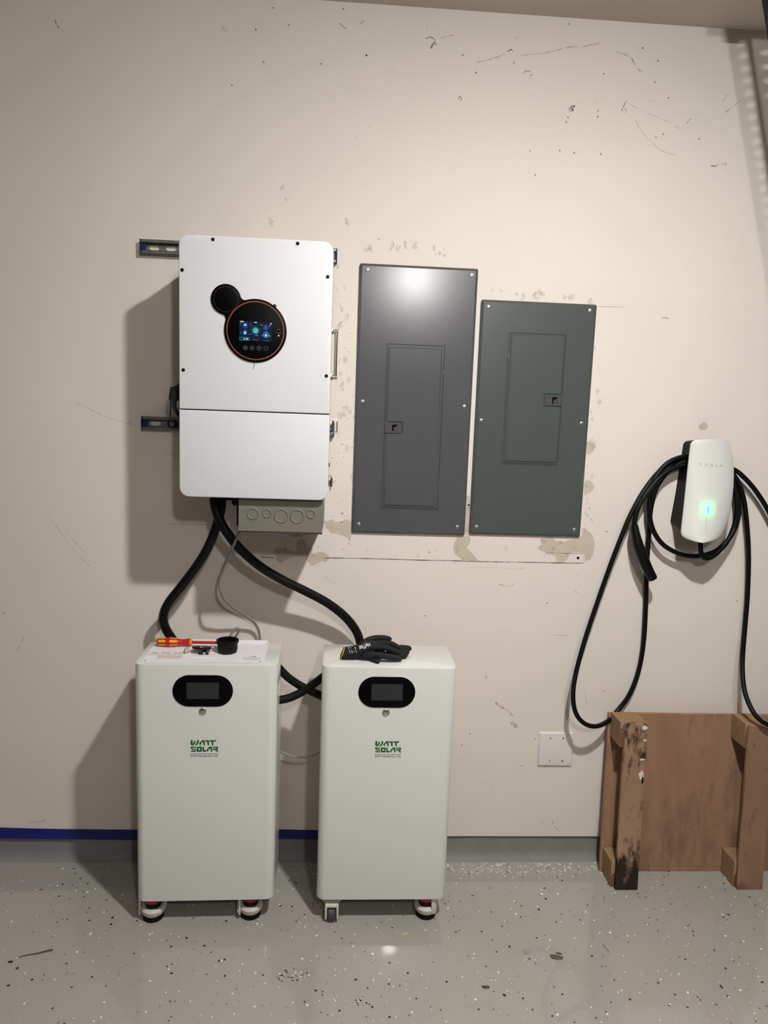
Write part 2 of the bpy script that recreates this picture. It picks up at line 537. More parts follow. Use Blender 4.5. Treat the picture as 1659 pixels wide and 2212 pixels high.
def blob(name, pts, material, seed=0, jag=0.006, y=-0.0005):
    rn = random.Random(seed)
    P = [(p[0], p[2]) for p in pts]
    out = []
    for i in range(len(P)):
        a = Vector(P[i]); b = Vector(P[(i + 1) % len(P)])
        L = (b - a).length
        k = max(1, int(L / 0.007))
        for j in range(k):
            q = a.lerp(b, j / k)
            if j: q += Vector((rn.uniform(-jag, jag), rn.uniform(-jag, jag))) * 0.5
            out.append((q.x, q.y))
    v, f = fill2d([out], 0.0)
    return mk(name, [(a, y - d - seed * 5e-6, b) for a, b, d in v], f, material, wall, smooth=False)

blob('putty_patch', [(-0.0616,0,1.1918),(-0.0347,0,1.2017),(-0.0148,0,1.1946),(0.0152,0,1.2031),(0.0397,0,1.1946),(0.0407,0,1.1608),(0.0347,0,1.1576),(0.031,0,1.1297),(0.0214,0,1.1449),(0.0015,0,1.1521),(-0.0229,0,1.156),(-0.0381,0,1.1587),(-0.0475,0,1.1708)], M['putty'], 1)
blob('putty_patch', [(-0.0969,0,1.0831),(-0.0728,0,1.093),(-0.0546,0,1.0919),(-0.036,0,1.0769),(-0.0463,0,1.0611),(-0.069,0,1.059),(-0.09,0,1.0461),(-0.1023,0,1.0566),(-0.1148,0,1.0703)], M['putty'], 2)
blob('putty_patch', [(-0.2178,0,1.0925),(-0.2059,0,1.102),(-0.1789,0,1.1089),(-0.1732,0,1.1244),(-0.1881,0,1.1148),(-0.1727,0,1.0998),(-0.1454,0,1.0912),(-0.1457,0,1.1066),(-0.1416,0,1.1283),(-0.1282,0,1.1379),(-0.1158,0,1.1228),(-0.1095,0,1.1076),(-0.0913,0,1.1049),(-0.0968,0,1.08),(-0.13,0,1.0761),(-0.1572,0,1.0755),(-0.1781,0,1.0626),(-0.1961,0,1.0528),(-0.2114,0,1.0648)], M['putty'], 3)
blob('putty_patch', [(-0.1766,0,1.1489),(-0.1104,0,1.1506),(-0.1343,0,1.1408),(-0.1584,0,1.1386)], M['putty'], 4, 0.003)
blob('putty_patch', [(0.3826,0,1.1544),(0.4241,0,1.1586),(0.4282,0,1.14),(0.4168,0,1.121),(0.4331,0,1.1058),(0.4597,0,1.075),(0.4348,0,1.0744),(0.4035,0,1.0784),(0.3809,0,1.095),(0.3719,0,1.1198)], M['putty'], 5, 0.003)
blob('putty_patch', [(0.4049,0,1.2909),(0.4185,0,1.2944),(0.4224,0,1.1617),(0.4085,0,1.1613)], M['putty'], 6, 0.002)
blob('putty_patch', [(0.6638,0,1.1618),(0.7043,0,1.166),(0.7148,0,1.1506),(0.7496,0,1.1484),(0.777,0,1.1616),(0.8048,0,1.1687),(0.8027,0,1.1968),(0.8156,0,1.194),(0.8393,0,1.1727),(0.8495,0,1.1431),(0.8468,0,1.1162),(0.8392,0,1.0906),(0.818,0,1.0774),(0.8156,0,1.109),(0.7742,0,1.1128),(0.7627,0,1.0982),(0.7485,0,1.0757),(0.728,0,1.0752),(0.7183,0,1.1003),(0.6896,0,1.1059),(0.6701,0,1.1149),(0.6489,0,1.1269),(0.6686,0,1.1368)], M['putty'], 7)
blob('putty_patch', [(0.7926,0,1.4769),(0.803,0,1.4833),(0.8251,0,1.4779),(0.829,0,1.4675),(0.8179,0,1.4504),(0.8,0,1.4406)], M['putty'], 8, 0.004)
blob('putty_patch', [(0.7976,0,1.3488),(0.8063,0,1.3582),(0.8257,0,1.3496),(0.8331,0,1.3344),(0.822,0,1.3156),(0.8009,0,1.3057)], M['putty'], 9, 0.004)
blob('putty_patch', [(1.1659,0,1.5473),(1.1833,0,1.5631),(1.2005,0,1.5485),(1.1925,0,1.533),(1.1737,0,1.5324)], M['putty'], 10, 0.005)
blob('putty_patch', [(0.6004,0,0.5048),(0.6063,0,0.515),(0.6263,0,0.5051),(0.6272,0,0.4917),(0.6142,0,0.4915)], M['scuff_faint'], 11, 0.002)
# saw cut in the plasterboard and the small patch at its end
stroke('saw_cut', [(-0.2626,0,1.0713),(-0.2355,0,1.0704),(-0.2175,0,1.0693)], 0.003, M['cut'])
stroke('saw_cut', [(-0.0602,0,1.0732),(0.0677,0,1.0748),(0.175,0,1.0743),(0.2828,0,1.0738),(0.3757,0,1.0745),(0.4691,0,1.0737),(0.5628,0,1.0744),(0.657,0,1.0751),(0.7516,0,1.0758),(0.818,0,1.0774)], 0.0030, M['cut'])
stroke('saw_cut', [(-0.3039,0,1.1486),(-0.305,0,1.1026)], 0.0026, M['cut'])
stroke('saw_cut', [(0.6799,0,1.1088),(0.7335,0,1.1086),(0.8125,0,1.109)], 0.0016, M['cut'])
stroke('saw_cut', [(0.6783,0,1.1103),(0.6822,0,1.0757)], 0.0016, M['cut'])
stroke('saw_cut', [(0.8139,0,1.1106),(0.8149,0,1.0773)], 0.002, M['cut'])
stroke('saw_cut', [(0.7809,0,1.1082),(0.7799,0,1.0781)], 0.0012, M['cut'])
stroke('saw_cut', [(0.3794,0,1.0636),(0.3851,0,1.0732)], 0.002, M['cut'], False)
stroke('saw_cut', [(0.423,0,1.0615),(0.4193,0,1.0725)], 0.002, M['cut'], False)
for k, p in enumerate([(0.7954,0,1.0943),(0.4164,0,1.2621)]):
    G().lathe([(0.0045 - 0.0012 * k, -0.0011), (0.0045 - 0.0012 * k, -0.0004)], 16, 'y', (p[0], 0, p[2])).mk('screw_hole', M['hole'], wall)
# pencil lines
for i, (pts, wd, mm) in enumerate([
    ([(-0.5619,0,1.172),(-0.5044,0,1.1736),(-0.4275,0,1.1727)], 0.0022, 'pencil'),
    ([(0.7974,0,1.9143),(0.8427,0,1.9149),(0.8881,0,1.9169)], 0.0020, 'pencil'),
    ([(-0.047,0,1.9083),(-0.0079,0,1.9086)], 0.0016, 'pencil'),
    ([(-0.0423,0,2.0036),(-0.0251,0,2.0044)], 0.0016, 'pencil'),
    ([(-0.0612,0,1.175),(-0.0355,0,1.1757)], 0.0022, 'pencil'),
    ([(0.4233,0,1.0553),(0.5014,0,1.054),(0.5641,0,1.0539)], 0.0014, 'pencil_faint'),
    ([(0.5406,0,1.0533),(0.6426,0,1.0542),(0.6821,0,1.0535)], 0.0014, 'pencil_faint'),
    ([(-0.8427,0,1.552),(-0.8188,0,1.5414),(-0.7836,0,1.524),(-0.7411,0,1.5067),(-0.6912,0,1.4925),(-0.6482,0,1.4853)], 0.0022, 'pencil_faint'),
    ([(-0.9345,0,1.1918),(-0.8857,0,1.118),(-0.8505,0,1.0689),(-0.7931,0,1.0139)], 0.0018, 'pencil_faint'),
    ([(-0.8851,0,1.1436),(-0.8569,0,1.1097),(-0.8213,0,1.0697)], 0.0018, 'pencil_faint'),
    ([(-0.7415,0,1.346),(-0.7425,0,1.3282)], 0.002, 'pencil'),
    ([(0.2185,0,0.9463),(0.2176,0,0.9304)], 0.003, 'scuff'),
    ([(-0.5738,0,1.4015),(-0.5506,0,1.3993),(-0.5302,0,1.3882)], 0.0022, 'pencil_faint'),
    ([(-0.0604,0,1.0187),(-0.0294,0,0.996),(0.0018,0,0.9731)], 0.002, 'pencil_faint')]):
    stroke('pencil_line', pts, wd, M[mm])
# scuffs and hairline scratches
for i, (pts, wd, mm) in enumerate([
    ([(-0.8775,0,2.658),(-0.8726,0,2.6434),(-0.865,0,2.6313)], 0.004, 'scuff'),
    ([(-0.0483,0,2.6982),(-0.0356,0,2.6888),(-0.0258,0,2.6817)], 0.004, 'scuff_faint'),
    ([(0.0096,0,2.6993),(0.0205,0,2.7051),(0.0244,0,2.713)], 0.004, 'scuff_faint'),
    ([(-0.399,0,2.6734),(-0.3881,0,2.6589),(-0.3772,0,2.6545)], 0.003, 'scuff_faint'),
    ([(0.3661,0,2.6143),(0.4053,0,2.6245),(0.4373,0,2.6356),(0.4647,0,2.653),(0.4729,0,2.6587)], 0.0032, 'scuff_faint'),
    ([(0.4649,0,2.6504),(0.4716,0,2.6573),(0.4791,0,2.6512)], 0.005, 'scuff'),
    ([(0.5024,0,2.6422),(0.5533,0,2.6506),(0.5957,0,2.6584),(0.649,0,2.6748),(0.6974,0,2.6804),(0.7511,0,2.6942)], 0.0035, 'scuff_faint'),
    ([(0.7934,0,2.6706),(0.8257,0,2.6647),(0.8468,0,2.6555)], 0.004, 'scuff_faint'),
    ([(0.8466,0,2.6581),(0.8568,0,2.6402),(0.8697,0,2.6251),(0.8847,0,2.6207)], 0.005, 'scuff_faint'),
    ([(0.4825,0,2.6879),(0.4962,0,2.6965)], 0.004, 'scuff'),
    ([(0.2137,0,2.7071),(0.2143,0,2.6943)], 0.003, 'scuff'),
    ([(0.2125,0,2.671),(0.2263,0,2.677),(0.2407,0,2.6676),(0.2328,0,2.6568),(0.2278,0,2.6435)], 0.004, 'scuff'),
    ([(0.2475,0,2.6732),(0.2682,0,2.6797),(0.296,0,2.6866)], 0.003, 'scuff_faint'),
    ([(0.2291,0,2.6462),(0.2382,0,2.6623),(0.2441,0,2.6549)], 0.005, 'scuff'),
    ([(0.5142,0,2.5905),(0.5223,0,2.5989),(0.5366,0,2.5997)], 0.003, 'scuff'),
    ([(0.512,0,2.5799),(0.5173,0,2.5881)], 0.003, 'scuff_faint'),
    ([(0.1027,0,2.5814),(0.1077,0,2.5609)], 0.0025, 'scuff_faint'),
    ([(0.1152,0,2.5847),(0.1183,0,2.5771)], 0.0025, 'scuff_faint'),
    ([(0.3192,0,2.5051),(0.3229,0,2.5159),(0.329,0,2.5083),(0.325,0,2.5028)], 0.003, 'scuff'),
    ([(0.6621,0,2.4931),(0.6671,0,2.5041),(0.6725,0,2.5097),(0.6799,0,2.5075),(0.6702,0,2.5016),(0.6764,0,2.4966),(0.665,0,2.4933)], 0.005, 'scuff'),
    ([(0.8275,0,2.5026),(0.8349,0,2.5192),(0.8396,0,2.5328)], 0.005, 'scuff'),
    ([(0.8325,0,2.5137),(0.845,0,2.5037),(0.8396,0,2.498)], 0.003, 'scuff_faint'),
    ([(0.7436,0,2.5299),(0.7471,0,2.5221)], 0.003, 'scuff'),
    ([(0.8459,0,2.5278),(0.8976,0,2.5067),(0.9735,0,2.4814),(1.023,0,2.4584)], 0.002, 'pencil_faint'),
    ([(0.9064,0,2.5394),(0.9539,0,2.5341)], 0.0025, 'pencil_faint'),
    ([(0.8733,0,2.4811),(0.8903,0,2.455),(0.9193,0,2.4268),(0.9636,0,2.3952),(1.0121,0,2.3842)], 0.0022, 'pencil_faint'),
    ([(1.039,0,2.477),(1.0425,0,2.4866),(1.0522,0,2.494)], 0.0025, 'scuff'),
    ([(1.146,0,2.5493),(1.1523,0,2.5605),(1.1543,0,2.57)], 0.0025, 'scuff'),
    ([(1.1597,0,2.5177),(1.1733,0,2.5307),(1.1897,0,2.5438),(1.2019,0,2.5553)], 0.003, 'scuff_faint'),
    ([(1.1582,0,2.5176),(1.1623,0,2.5219)], 0.006, 'scuff'),
    ([(1.1267,0,2.3588),(1.1417,0,2.3582),(1.1575,0,2.366),(1.1785,0,2.3657)], 0.008, 'scuff_faint'),
    ([(1.1297,0,2.3589),(1.1432,0,2.3583),(1.1533,0,2.363)], 0.004, 'scuff'),
    ([(0.0522,0,2.4183),(0.0482,0,2.4102)], 0.003, 'scuff'), ([(0.0126,0,2.3763),(0.0109,0,2.3855)], 0.003, 'scuff'),
    ([(1.0081,0,1.8873),(1.0217,0,1.8894),(1.0374,0,1.8857)], 0.003, 'scuff'),
    ([(0.5409,0,0.5845),(0.5611,0,0.5697),(0.5811,0,0.5583),(0.6083,0,0.5352)], 0.008, 'scuff_faint'),
    ([(0.5611,0,0.5697),(0.5779,0,0.5583)], 0.008, 'scuff'),
    ([(0.4217,0,0.373),(0.4377,0,0.3765)], 0.004, 'scuff'), ([(0.4592,0,0.3681),(0.4674,0,0.3665)], 0.003, 'scuff'),
    ([(0.537,0,0.2244),(0.5419,0,0.2244)], 0.003, 'scuff'), ([(0.5468,0,0.2831),(0.5525,0,0.2694)], 0.005, 'scuff_faint'),
    ([(0.517,0,0.2898),(0.5229,0,0.2727)], 0.004, 'scuff_faint'), ([(0.494,0,0.2017),(0.5022,0,0.2017)], 0.003, 'scuff'),
    ([(0.4722,0,0.212),(0.4777,0,0.2016)], 0.003, 'scuff'), ([(0.4735,0,0.1564),(0.48,0,0.1564)], 0.003, 'scuff'),
    ([(0.7356,0,0.1343),(0.7429,0,0.1483)], 0.004, 'scuff'), ([(0.7728,0,0.1484),(0.7827,0,0.1256),(0.8077,0,0.1027)], 0.003, 'scuff_faint'),
    ([(0.7913,0,1.0306),(0.8048,0,1.0421)], 0.005, 'scuff'), ([(-1.0258,0,0.1355),(-0.986,0,0.1406),(-0.9673,0,0.1508)], 0.003, 'scuff_faint'),
    ([(-1.0486,0,0.7403),(-1.0361,0,0.7609),(-1.0235,0,0.7893)], 0.003, 'scuff_faint'),
    ([(-0.0037,0,1.4471),(0.0203,0,1.4405),(0.0413,0,1.4367)], 0.003, 'scuff_faint'), ([(-0.0037,0,1.5535),(0.004,0,1.5421)], 0.003, 'scuff'),
    ([(0.008,0,1.5068),(0.0157,0,1.4967)], 0.003, 'scuff_faint'), ([(-0.0052,0,1.7107),(0.001,0,1.6965)], 0.004, 'scuff_faint'),
    ([(0.5282,0,0.9976),(0.5678,0,0.9921),(0.5829,0,1.002)], 0.003, 'scuff_faint'),
    ([(0.7279,0,0.8246),(0.7615,0,0.8252),(0.7858,0,0.8224)], 0.0025, 'scuff_faint'), ([(0.7901,0,0.9826),(0.8068,0,0.9718)], 0.006, 'scuff_faint'),
    ([(0.8564,0,0.632),(0.8567,0,0.607),(0.8651,0,0.5819)], 0.002, 'pencil_faint'),
    ([(0.545,0,0.8439),(0.5854,0,0.8317)], 0.002, 'pencil_faint')]):
    stroke('scuff_mark', pts, wd, M[mm])
def smudges(pts, sx, sz, n, seed, rmin=.003, rmax=.009):
    rn = random.Random(seed)
    for k in range(n):
        p = rn.choice(pts)
        cx, cz = p[0] + rn.uniform(-sx, sx), p[2] + rn.uniform(-sz, sz)
        r_ = rn.uniform(rmin, rmax); ti = rn.uniform(-.6, .6); st = rn.uniform(1.0, 2.0)
        q = []
        for a in range(12):
            u, w_ = r_ * rn.uniform(.75, 1.1) * math.cos(a * .5236), r_ * st * rn.uniform(.75, 1.1) * math.sin(a * .5236)
            q.append((cx + u * math.cos(ti) - w_ * math.sin(ti), 0, cz + u * math.sin(ti) + w_ * math.cos(ti)))
        blob('smudge_mark', q, M['smudge'], seed * 40 + k, 0.002)
smudges([(-0.2431,0,2.2314),(-0.2093,0,2.2251),(-0.1946,0,2.1881),(-0.243,0,2.1205),(-0.0086,0,2.1322)], .002, .002, 5, 1, .006, .010)
smudges([(0.0656,0,2.0559),(0.1203,0,2.0627),(0.1462,0,2.0667),(0.1696,0,2.0623),(0.203,0,2.0611),(0.2833,0,2.0566)], .02, .012, 16, 2)
smudges([(0.4731,0,1.9457),(0.5509,0,1.9392),(0.582,0,1.9421),(0.5999,0,1.9429),(0.6268,0,1.9426),(0.7048,0,1.9418),(0.7579,0,1.937)], .02, .010, 18, 3)
smudges([(-0.0182,0,1.9657),(-0.007,0,1.8252),(0.004,0,1.6966),(-0.0005,0,1.5947),(-0.005,0,1.4916),(0.0159,0,1.388),(-0.0062,0,1.2666),(0.03,0,1.5665)], .022, .06, 26, 4)
smudges([(0.7985,0,1.8013),(0.8187,0,1.64),(0.8114,0,1.5349),(0.813,0,1.4136),(0.82,0,1.2597)], .012, .06, 14, 5)
smudges([(0.0664,0,1.1151),(0.1892,0,1.1027),(0.2972,0,1.0977),(0.5285,0,1.127),(-0.0246,0,1.1051)], .05, .012, 10, 6, .002, .005)
# pin-prick specks: too small to pick apart
g = G()
rn = random.Random(11)
def speck(x, z, r_):
    a0 = rn.uniform(0, 6.28)
    g.add([(x + r_ * math.cos(a0 + k * 1.2566) * rn.uniform(.6, 1.2), -0.0006, z + r_ * math.sin(a0 + k * 1.2566) * rn.uniform(.6, 1.2)) for k in range(5)], [(0, 1, 2, 3, 4)])
for p in [(-0.2448,0,2.7275),(-0.2944,0,2.6648),(-0.1991,0,2.6835),(-0.2714,0,2.5768),(-0.364,0,2.5068),(-0.1006,0,2.582),(0.0346,0,2.6135),(-0.037,0,2.7383),(0.036,0,2.6136),(0.3269,0,2.6328),(0.3705,0,2.5858),(0.4838,0,2.6202),(0.5401,0,2.5894),(0.7637,0,2.6068),(0.6457,0,2.7397),(0.879,0,2.6864),(0.93,0,2.6526),(0.9253,0,2.5913),(0.9731,0,2.55),(0.6572,0,2.4607),(0.662,0,2.4744),(0.7546,0,2.4823),(0.7548,0,2.4985),(0.6427,0,2.3776),(0.5499,0,2.3711),(0.6883,0,2.3733),(0.7733,0,2.3739),(0.5704,0,2.3015),(0.0906,0,2.0862),(1.0816,0,2.4358),(0.9439,0,2.4323),(0.9652,0,2.4429),(0.2881,0,0.884),(0.7011,0,0.9358),(1.3595,0,0.9578),(0.922,0,0.6279),(0.5071,0,0.6718),(0.4636,0,0.4681),(0.6505,0,0.3525),(0.6899,0,0.4517),(0.4367,0,0.4273),(-1.0853,0,0.8659),(0.0025,0,1.2227),(0.0003,0,1.1935),(0.8856,0,1.1865),(0.8213,0,1.2629)]:
    speck(p[0], p[2], 0.0032)
for k in range(260):
    speck(rn.gauss(0.75, 0.5), rn.uniform(0.3, 2.7), rn.uniform(0.0006, 0.0013))
for k in range(90):
    speck(rn.uniform(-0.08, 0.02), rn.uniform(1.2, 1.9), rn.uniform(0.0006, 0.002))
o = g.mk('wall_specks', mat('speck', '7d7369', 0.9, spec=0.1), wall, smooth=False); o['kind'] = 'stuff'

# ---- blue masking tape along the foot of the wall
g = G()
top = [(-1.7224,0,0.1289),(-1.1239,0,0.1185),(-1.0326,0,0.1153),(-0.91,0,0.1129),(-0.6782,0,0.1108),(-0.4279,0,0.1112),(-0.1905,0,0.1133),(-0.0467,0,0.1101),(0.0659,0,0.1051)]
bot = [(-1.7249,0,0.0924),(-1.1253,0,0.0797),(-1.0337,0,0.0781),(-0.9109,0,0.0773),(-0.6786,0,0.0741),(-0.4278,0,0.0752),(-0.19,0,0.0788),(-0.0459,0,0.0763),(0.0669,0,0.0721)]
g.loft([[(a[0], -0.0008, a[2]), (a[0], -0.0016, a[2]), (a[0], -0.0016, 0.0885), (b[0], -0.0022, b[2]), (b[0], -0.0014, b[2])] for a, b in zip(top, bot)])
tag(g.mk('masking_tape', M['tape'], smooth=False), 'strip of dark blue masking tape along the foot of the wall', 'tape')

# ---- floor: paint flakes, dust, debris
def flakes(name, n, seed, material, rmin, rmax, area=None, clusters=()):
    rn = random.Random(seed); g = G()
    def one(x, y, r_):
        k = rn.choice((4, 5, 6)); a0 = rn.uniform(0, 6.28); st = rn.uniform(0.5, 1.0); rot = rn.uniform(0, 3.14)
        pts = []
        for i in range(k):
            a = a0 + i * 2 * math.pi / k
            u, v = r_ * math.cos(a) * rn.uniform(.7, 1.1), r_ * st * math.sin(a) * rn.uniform(.7, 1.1)
            pts.append((x + u * math.cos(rot) - v * math.sin(rot), y + u * math.sin(rot) + v * math.cos(rot), 0.0004))
        g.add(pts, [tuple(range(k))])
    for _ in range(n):
        r_ = rmin + (rmax - rmin) * rn.random() ** 3
        if area: one(rn.uniform(area[0], area[1]), rn.uniform(area[2], area[3]), r_)
        else: one(rn.uniform(-1.9, 2.1), -0.03 - 1.9 * rn.random(), r_)
    for cx, cy, sx, sy, m in clusters:
        for _ in range(m):
            one(rn.gauss(cx, sx), rn.gauss(cy, sy), rmin + (rmax - rmin) * rn.random() ** 2 * 0.7)
    o = g.mk(name, material, floor, smooth=False); o['kind'] = 'stuff'
    return o
c1 = [(-0.1,-0.5198,0),(0.0875,-0.6118,0),(0.3622,-0.2189,0),(-0.0892,-0.0602,0),(0.5161,-0.062,0),(0.6557,-0.0874,0)]
flakes('black_paint_flakes', 5200, 1, M['flake_black'], 0.0012, 0.0054, None, [(c1[0][0], c1[0][1], .022, .012, 40), (c1[1][0], c1[1][1], .008, .01, 12), (c1[2][0], c1[2][1], .012, .015, 14)])
flakes('white_paint_flakes', 4200, 2, M['flake_white'], 0.0010, 0.0046, None, [(c1[0][0], c1[0][1], .02, .01, 24), (c1[1][0], c1[1][1], .008, .008, 8), (c1[3][0], c1[3][1], .03, .02, 30)])
flakes('grey_paint_flakes', 700, 3, M['flake_grey'], 0.0010, 0.0050)
flakes('plaster_dust', 520, 5, M['dust'], 0.0008, 0.006, (0.36, 0.96, -0.075, -0.02), [(c1[4][0], c1[4][1], .05, .012, 120), (c1[5][0], c1[5][1], .12, .02, 80)])

def scrap(name, pts, material, label, cat, h=0.0012):
    v, f = fill2d([[(p[0], p[1]) for p in pts]], h)
    o = mk(name, [(a, b, d + h / 2 + 0.0002 + 0.0015 * math.sin(40 * a + 60 * b) ** 2) for a, b, d in v], f, material, base=True, smooth=False)
    return tag(o, label, cat)
scrap('leaf_scrap', [(0.6415,-0.4538,0),(0.6535,-0.4504,0),(0.667,-0.4559,0),(0.6809,-0.4597,0),(0.6768,-0.4685,0),(0.6594,-0.4718,0),(0.6447,-0.4663,0)], M['leaf'], 'dark torn scrap of dry leaf on the floor below the plywood pallet', 'leaf')
scrap('leaf_scrap', [(0.663,-0.4414,0),(0.6735,-0.4434,0),(0.6815,-0.4489,0),(0.6735,-0.4524,0),(0.6636,-0.4487,0)], M['leaf'], 'smaller curled leaf bit just behind the dark leaf scrap', 'leaf')
scrap('paper_scrap', [(0.5686,-0.4276,0),(0.5874,-0.4296,0),(0.5859,-0.446,0),(0.5677,-0.4476,0)], mat('dull_paper', '8c887a', 0.9), 'small square greenish grey scrap lying left of the dark leaf scrap', 'scrap', 0.0006)
scrap('bark_chip', [(0.4191,-0.5658,0),(0.4321,-0.5652,0),(0.4414,-0.5669,0),(0.4399,-0.5709,0),(0.4257,-0.5715,0)], M['twig'], 'dark brown bark chip on the floor in front of the cabinets', 'wood chip', 0.003)
scrap('wood_chip', [(0.22,-0.3638,0),(0.2273,-0.36,0),(0.2342,-0.362,0),(0.2324,-0.3658,0),(0.2225,-0.3677,0)], mat('pale_chip', 'c9a878', 0.9), 'tiny pale wood chip on the floor before the right cabinet', 'wood chip', 0.002)
pts = spline([(a[0], a[1], 0.002 + k * 0.0003) for k, a in enumerate([(-0.8706,-0.4445,0),(-0.8489,-0.4362,0),(-0.8256,-0.4312,0),(-0.8035,-0.4227,0),(-0.7872,-0.4185,0)])], 5)
n = len(pts)
tag(G().tube(pts, [0.0009 + 0.0016 * (i / n) for i in range(n)], 6).mk('twig', M['twig'], base=True), 'thin brown twig on the floor in the lower left', 'twig')
pts = spline([(a[0], a[1], 0.0012) for a in [(0.8156,-0.4118,0),(0.8171,-0.423,0),(0.8214,-0.4341,0),(0.8215,-0.4451,0)]], 5)
tag(G().tube(pts, 0.0011, 6).mk('fibre', M['scuff'], base=True), 'dark curled fibre on the floor in front of the pallet', 'fibre')

# ---- ceiling lamps
lx, ly = LAMP_SPOT
t = thing('ceiling_lamp', 'flush round ceiling lamp near the wall, above the grey panels', 'ceiling lamp', (lx, ly, CEIL))
G().lathe([(0.075, -0.0002), (0.075, -0.004), (0.064, -0.010), (0.0515, -0.010), (0.0515, -0.0002)], 40, 'z', (lx, ly, CEIL)).mk('rim', M['trim_white'], t)
G().lathe([(0.051, -0.0005), (0.051, -0.0098), (0.046, -0.0140), (0.036, -0.0175), (0.020, -0.0200), (0.001, -0.0208)], 40, 'z', (lx, ly, CEIL)).mk('lens', M['lamp'], t)
lx, ly = DOME_SPOT
t = thing('globe_lamp', 'round globe ceiling lamp farther back, behind the viewer', 'ceiling lamp', (lx, ly, CEIL))
G().lathe([(0.07, -0.0002), (0.07, -0.012), (0.03, -0.02), (0.012, -0.024), (0.012, -0.090), (0.03, -0.095), (0.036, -0.105)], 40, 'z', (lx, ly, CEIL)).mk('stem', M['trim_white'], t)
G().lathe([(0.036, -0.1055), (0.058, -0.125), (0.070, -0.155), (0.070, -0.175), (0.060, -0.205), (0.040, -0.225), (0.012, -0.236), (0.001, -0.237)], 40, 'z', (lx, ly, CEIL)).mk('globe', M['dome'], t)

# ---- perforated steel brace hanging at the upper right
A, B = [Vector(p) + Vector((0.012, 0, 0)) for p in [(1.076,-0.294,2.7269),(1.16,-0.294,2.4305)]]
d = (B - A).normalized()
nx = Vector((0, 1, 0)).cross(d).normalized()      # across the strip
if nx.x < 0: nx = -nx
L = 0.95
t = thing('perforated_brace', 'slanting perforated steel door-track brace at the upper right edge', 'brace', tuple(A + d * 0.0))
holes = []
k = 0
while 0.03 + k * 0.033 < L - 0.02:
    holes.append([(0.034 + u, 0.03 + k * 0.033 + v) for u, v in slot(0, 0, 0.008, 0.0065)])
    k += 1
v, f = fill2d([[(0, -0.006), (0.062, -0.006), (0.062, L), (0, L)]] + holes, 0.003)
M['brace'] = mat('dark_steel', '2b2c33', 0.5, metal=0.6)
mk('strip', [A + nx * a + d * b + Vector((0, -1, 0)) * (c + 0.0015) for a, b, c in v], f, M['brace'], t, smooth=False)
g = G()
flg = [A + nx * 0, A + nx * 0.003, A + nx * 0.003 + Vector((0, 0.03, 0)), A + Vector((0, 0.03, 0))]
g.loft([flg, [p + d * L for p in flg]])
g.mk('flange', M['brace'], t, smooth=False)
p0, p1 = [Vector(p) for p in [(1.0297,-0.294,2.7524),(1.2477,-0.294,2.7588)]]
G().box(p0.x, p1.x, A.y - 0.004, A.y + 0.034, CEIL - 0.035, CEIL - 0.001, 0.001, 1).mk('ceiling_cleat', M['brace'], t)
E_ = A + d * L
g = G().box(E_.x + 0.10, E_.x + 0.17, -1.9, -0.05, E_.z - 0.03, E_.z + 0.03, 0.004)
g.mk('track', M['zinc'], t)

# ================================================================== strut channels behind the inverter
def channel(label, x0, x1, zc, bolt):
    t = thing('strut_channel', label, 'strut channel', ((x0 + x1) / 2, 0, zc), 'slotted strut channels on the wall')
    h = 0.0208; yf = -0.021
    sl = []
    x = x0 + 0.036
    while x < x1 - 0.03:
        sl.append(slot(x, zc, 0.0085, 0.0072)); x += 0.0508
    g = G()
    plate_xz(g, [[(x0, zc - h + .002), (x1, zc - h + .002), (x1, zc + h - .002), (x0, zc + h - .002)]] + sl, -0.0032, 0.0025)
    for s in (-1, 1):
        zz = sorted((zc + s * h, zc + s * (h - 0.0025)))
        g.box(x0, x1, yf, -0.0007, zz[0], zz[1], 0.0008, 1)
        zz = sorted((zc + s * h, zc + s * (h - 0.0095)))
        g.box(x0, x1, yf, yf + 0.0025, zz[0], zz[1], 0.0008, 1)
        zz = sorted((zc + s * (h - 0.0095), zc + s * (h - 0.007)))
        g.box(x0, x1, yf, yf + 0.007, zz[0], zz[1], 0.0008, 1)
    g.mk('channel', M['zinc'], t)
    for s, xe in ((-1, x0), (1, x1)):
        g = G()
        xs = sorted((xe, xe + s * 0.003))
        g.box(xs[0], xs[1], yf - 0.0015, -0.0005, zc - h - .0008, zc + h + .0008, 0.001, 1)
        xs = sorted((xe, xe - s * 0.014))
        g.box(xs[0], xs[1], yf + 0.006, -0.0035, zc - h + .0028, zc + h - .0028, 0.001, 1)
        g.mk('end_cap', M['blue_cap'], t)
    if bolt:
        g = G().lathe([(0.0165, -0.0040), (0.0165, -0.0085), (0.013, -0.011), (0.0125, -0.0085)], 6, 'y', (bolt, 0, zc))
        g.mk('channel_nut', M['blue_cap'], t)
        G().lathe([(0.0095, -0.0086), (0.0095, -0.0140), (0.0075, -0.0155), (0.004, -0.0155), (0.004, -0.0135)], 20, 'y', (bolt, 0, zc)).mk('bolt_head', M['zinc'], t)
    return t
channel('galvanised slotted strut channel with blue end caps behind the top of the inverter', -0.6310, -0.0395, 2.0270, None)
channel('lower slotted strut channel with a bolt, behind the inverter lid seam', -0.6318, -0.0345, 1.4942, -0.5415)

# ================================================================== inverter
YF = -0.27
inv = thing('inverter', 'white wall-mounted inverter with round black display and wiring door', 'inverter', (-0.252, -0.0212, 1.2965))
ix0, ix1, iz0, iz1 = -0.4610, -0.0425, 1.2962, 2.0107
zg = 1.5420
G().slab(rrect(ix0 + .004, ix1 - .004, iz0 + .004, iz1 - .004, .024), -0.0215, YF + 0.034, 0.002).mk('body', M['white_body'], inv)
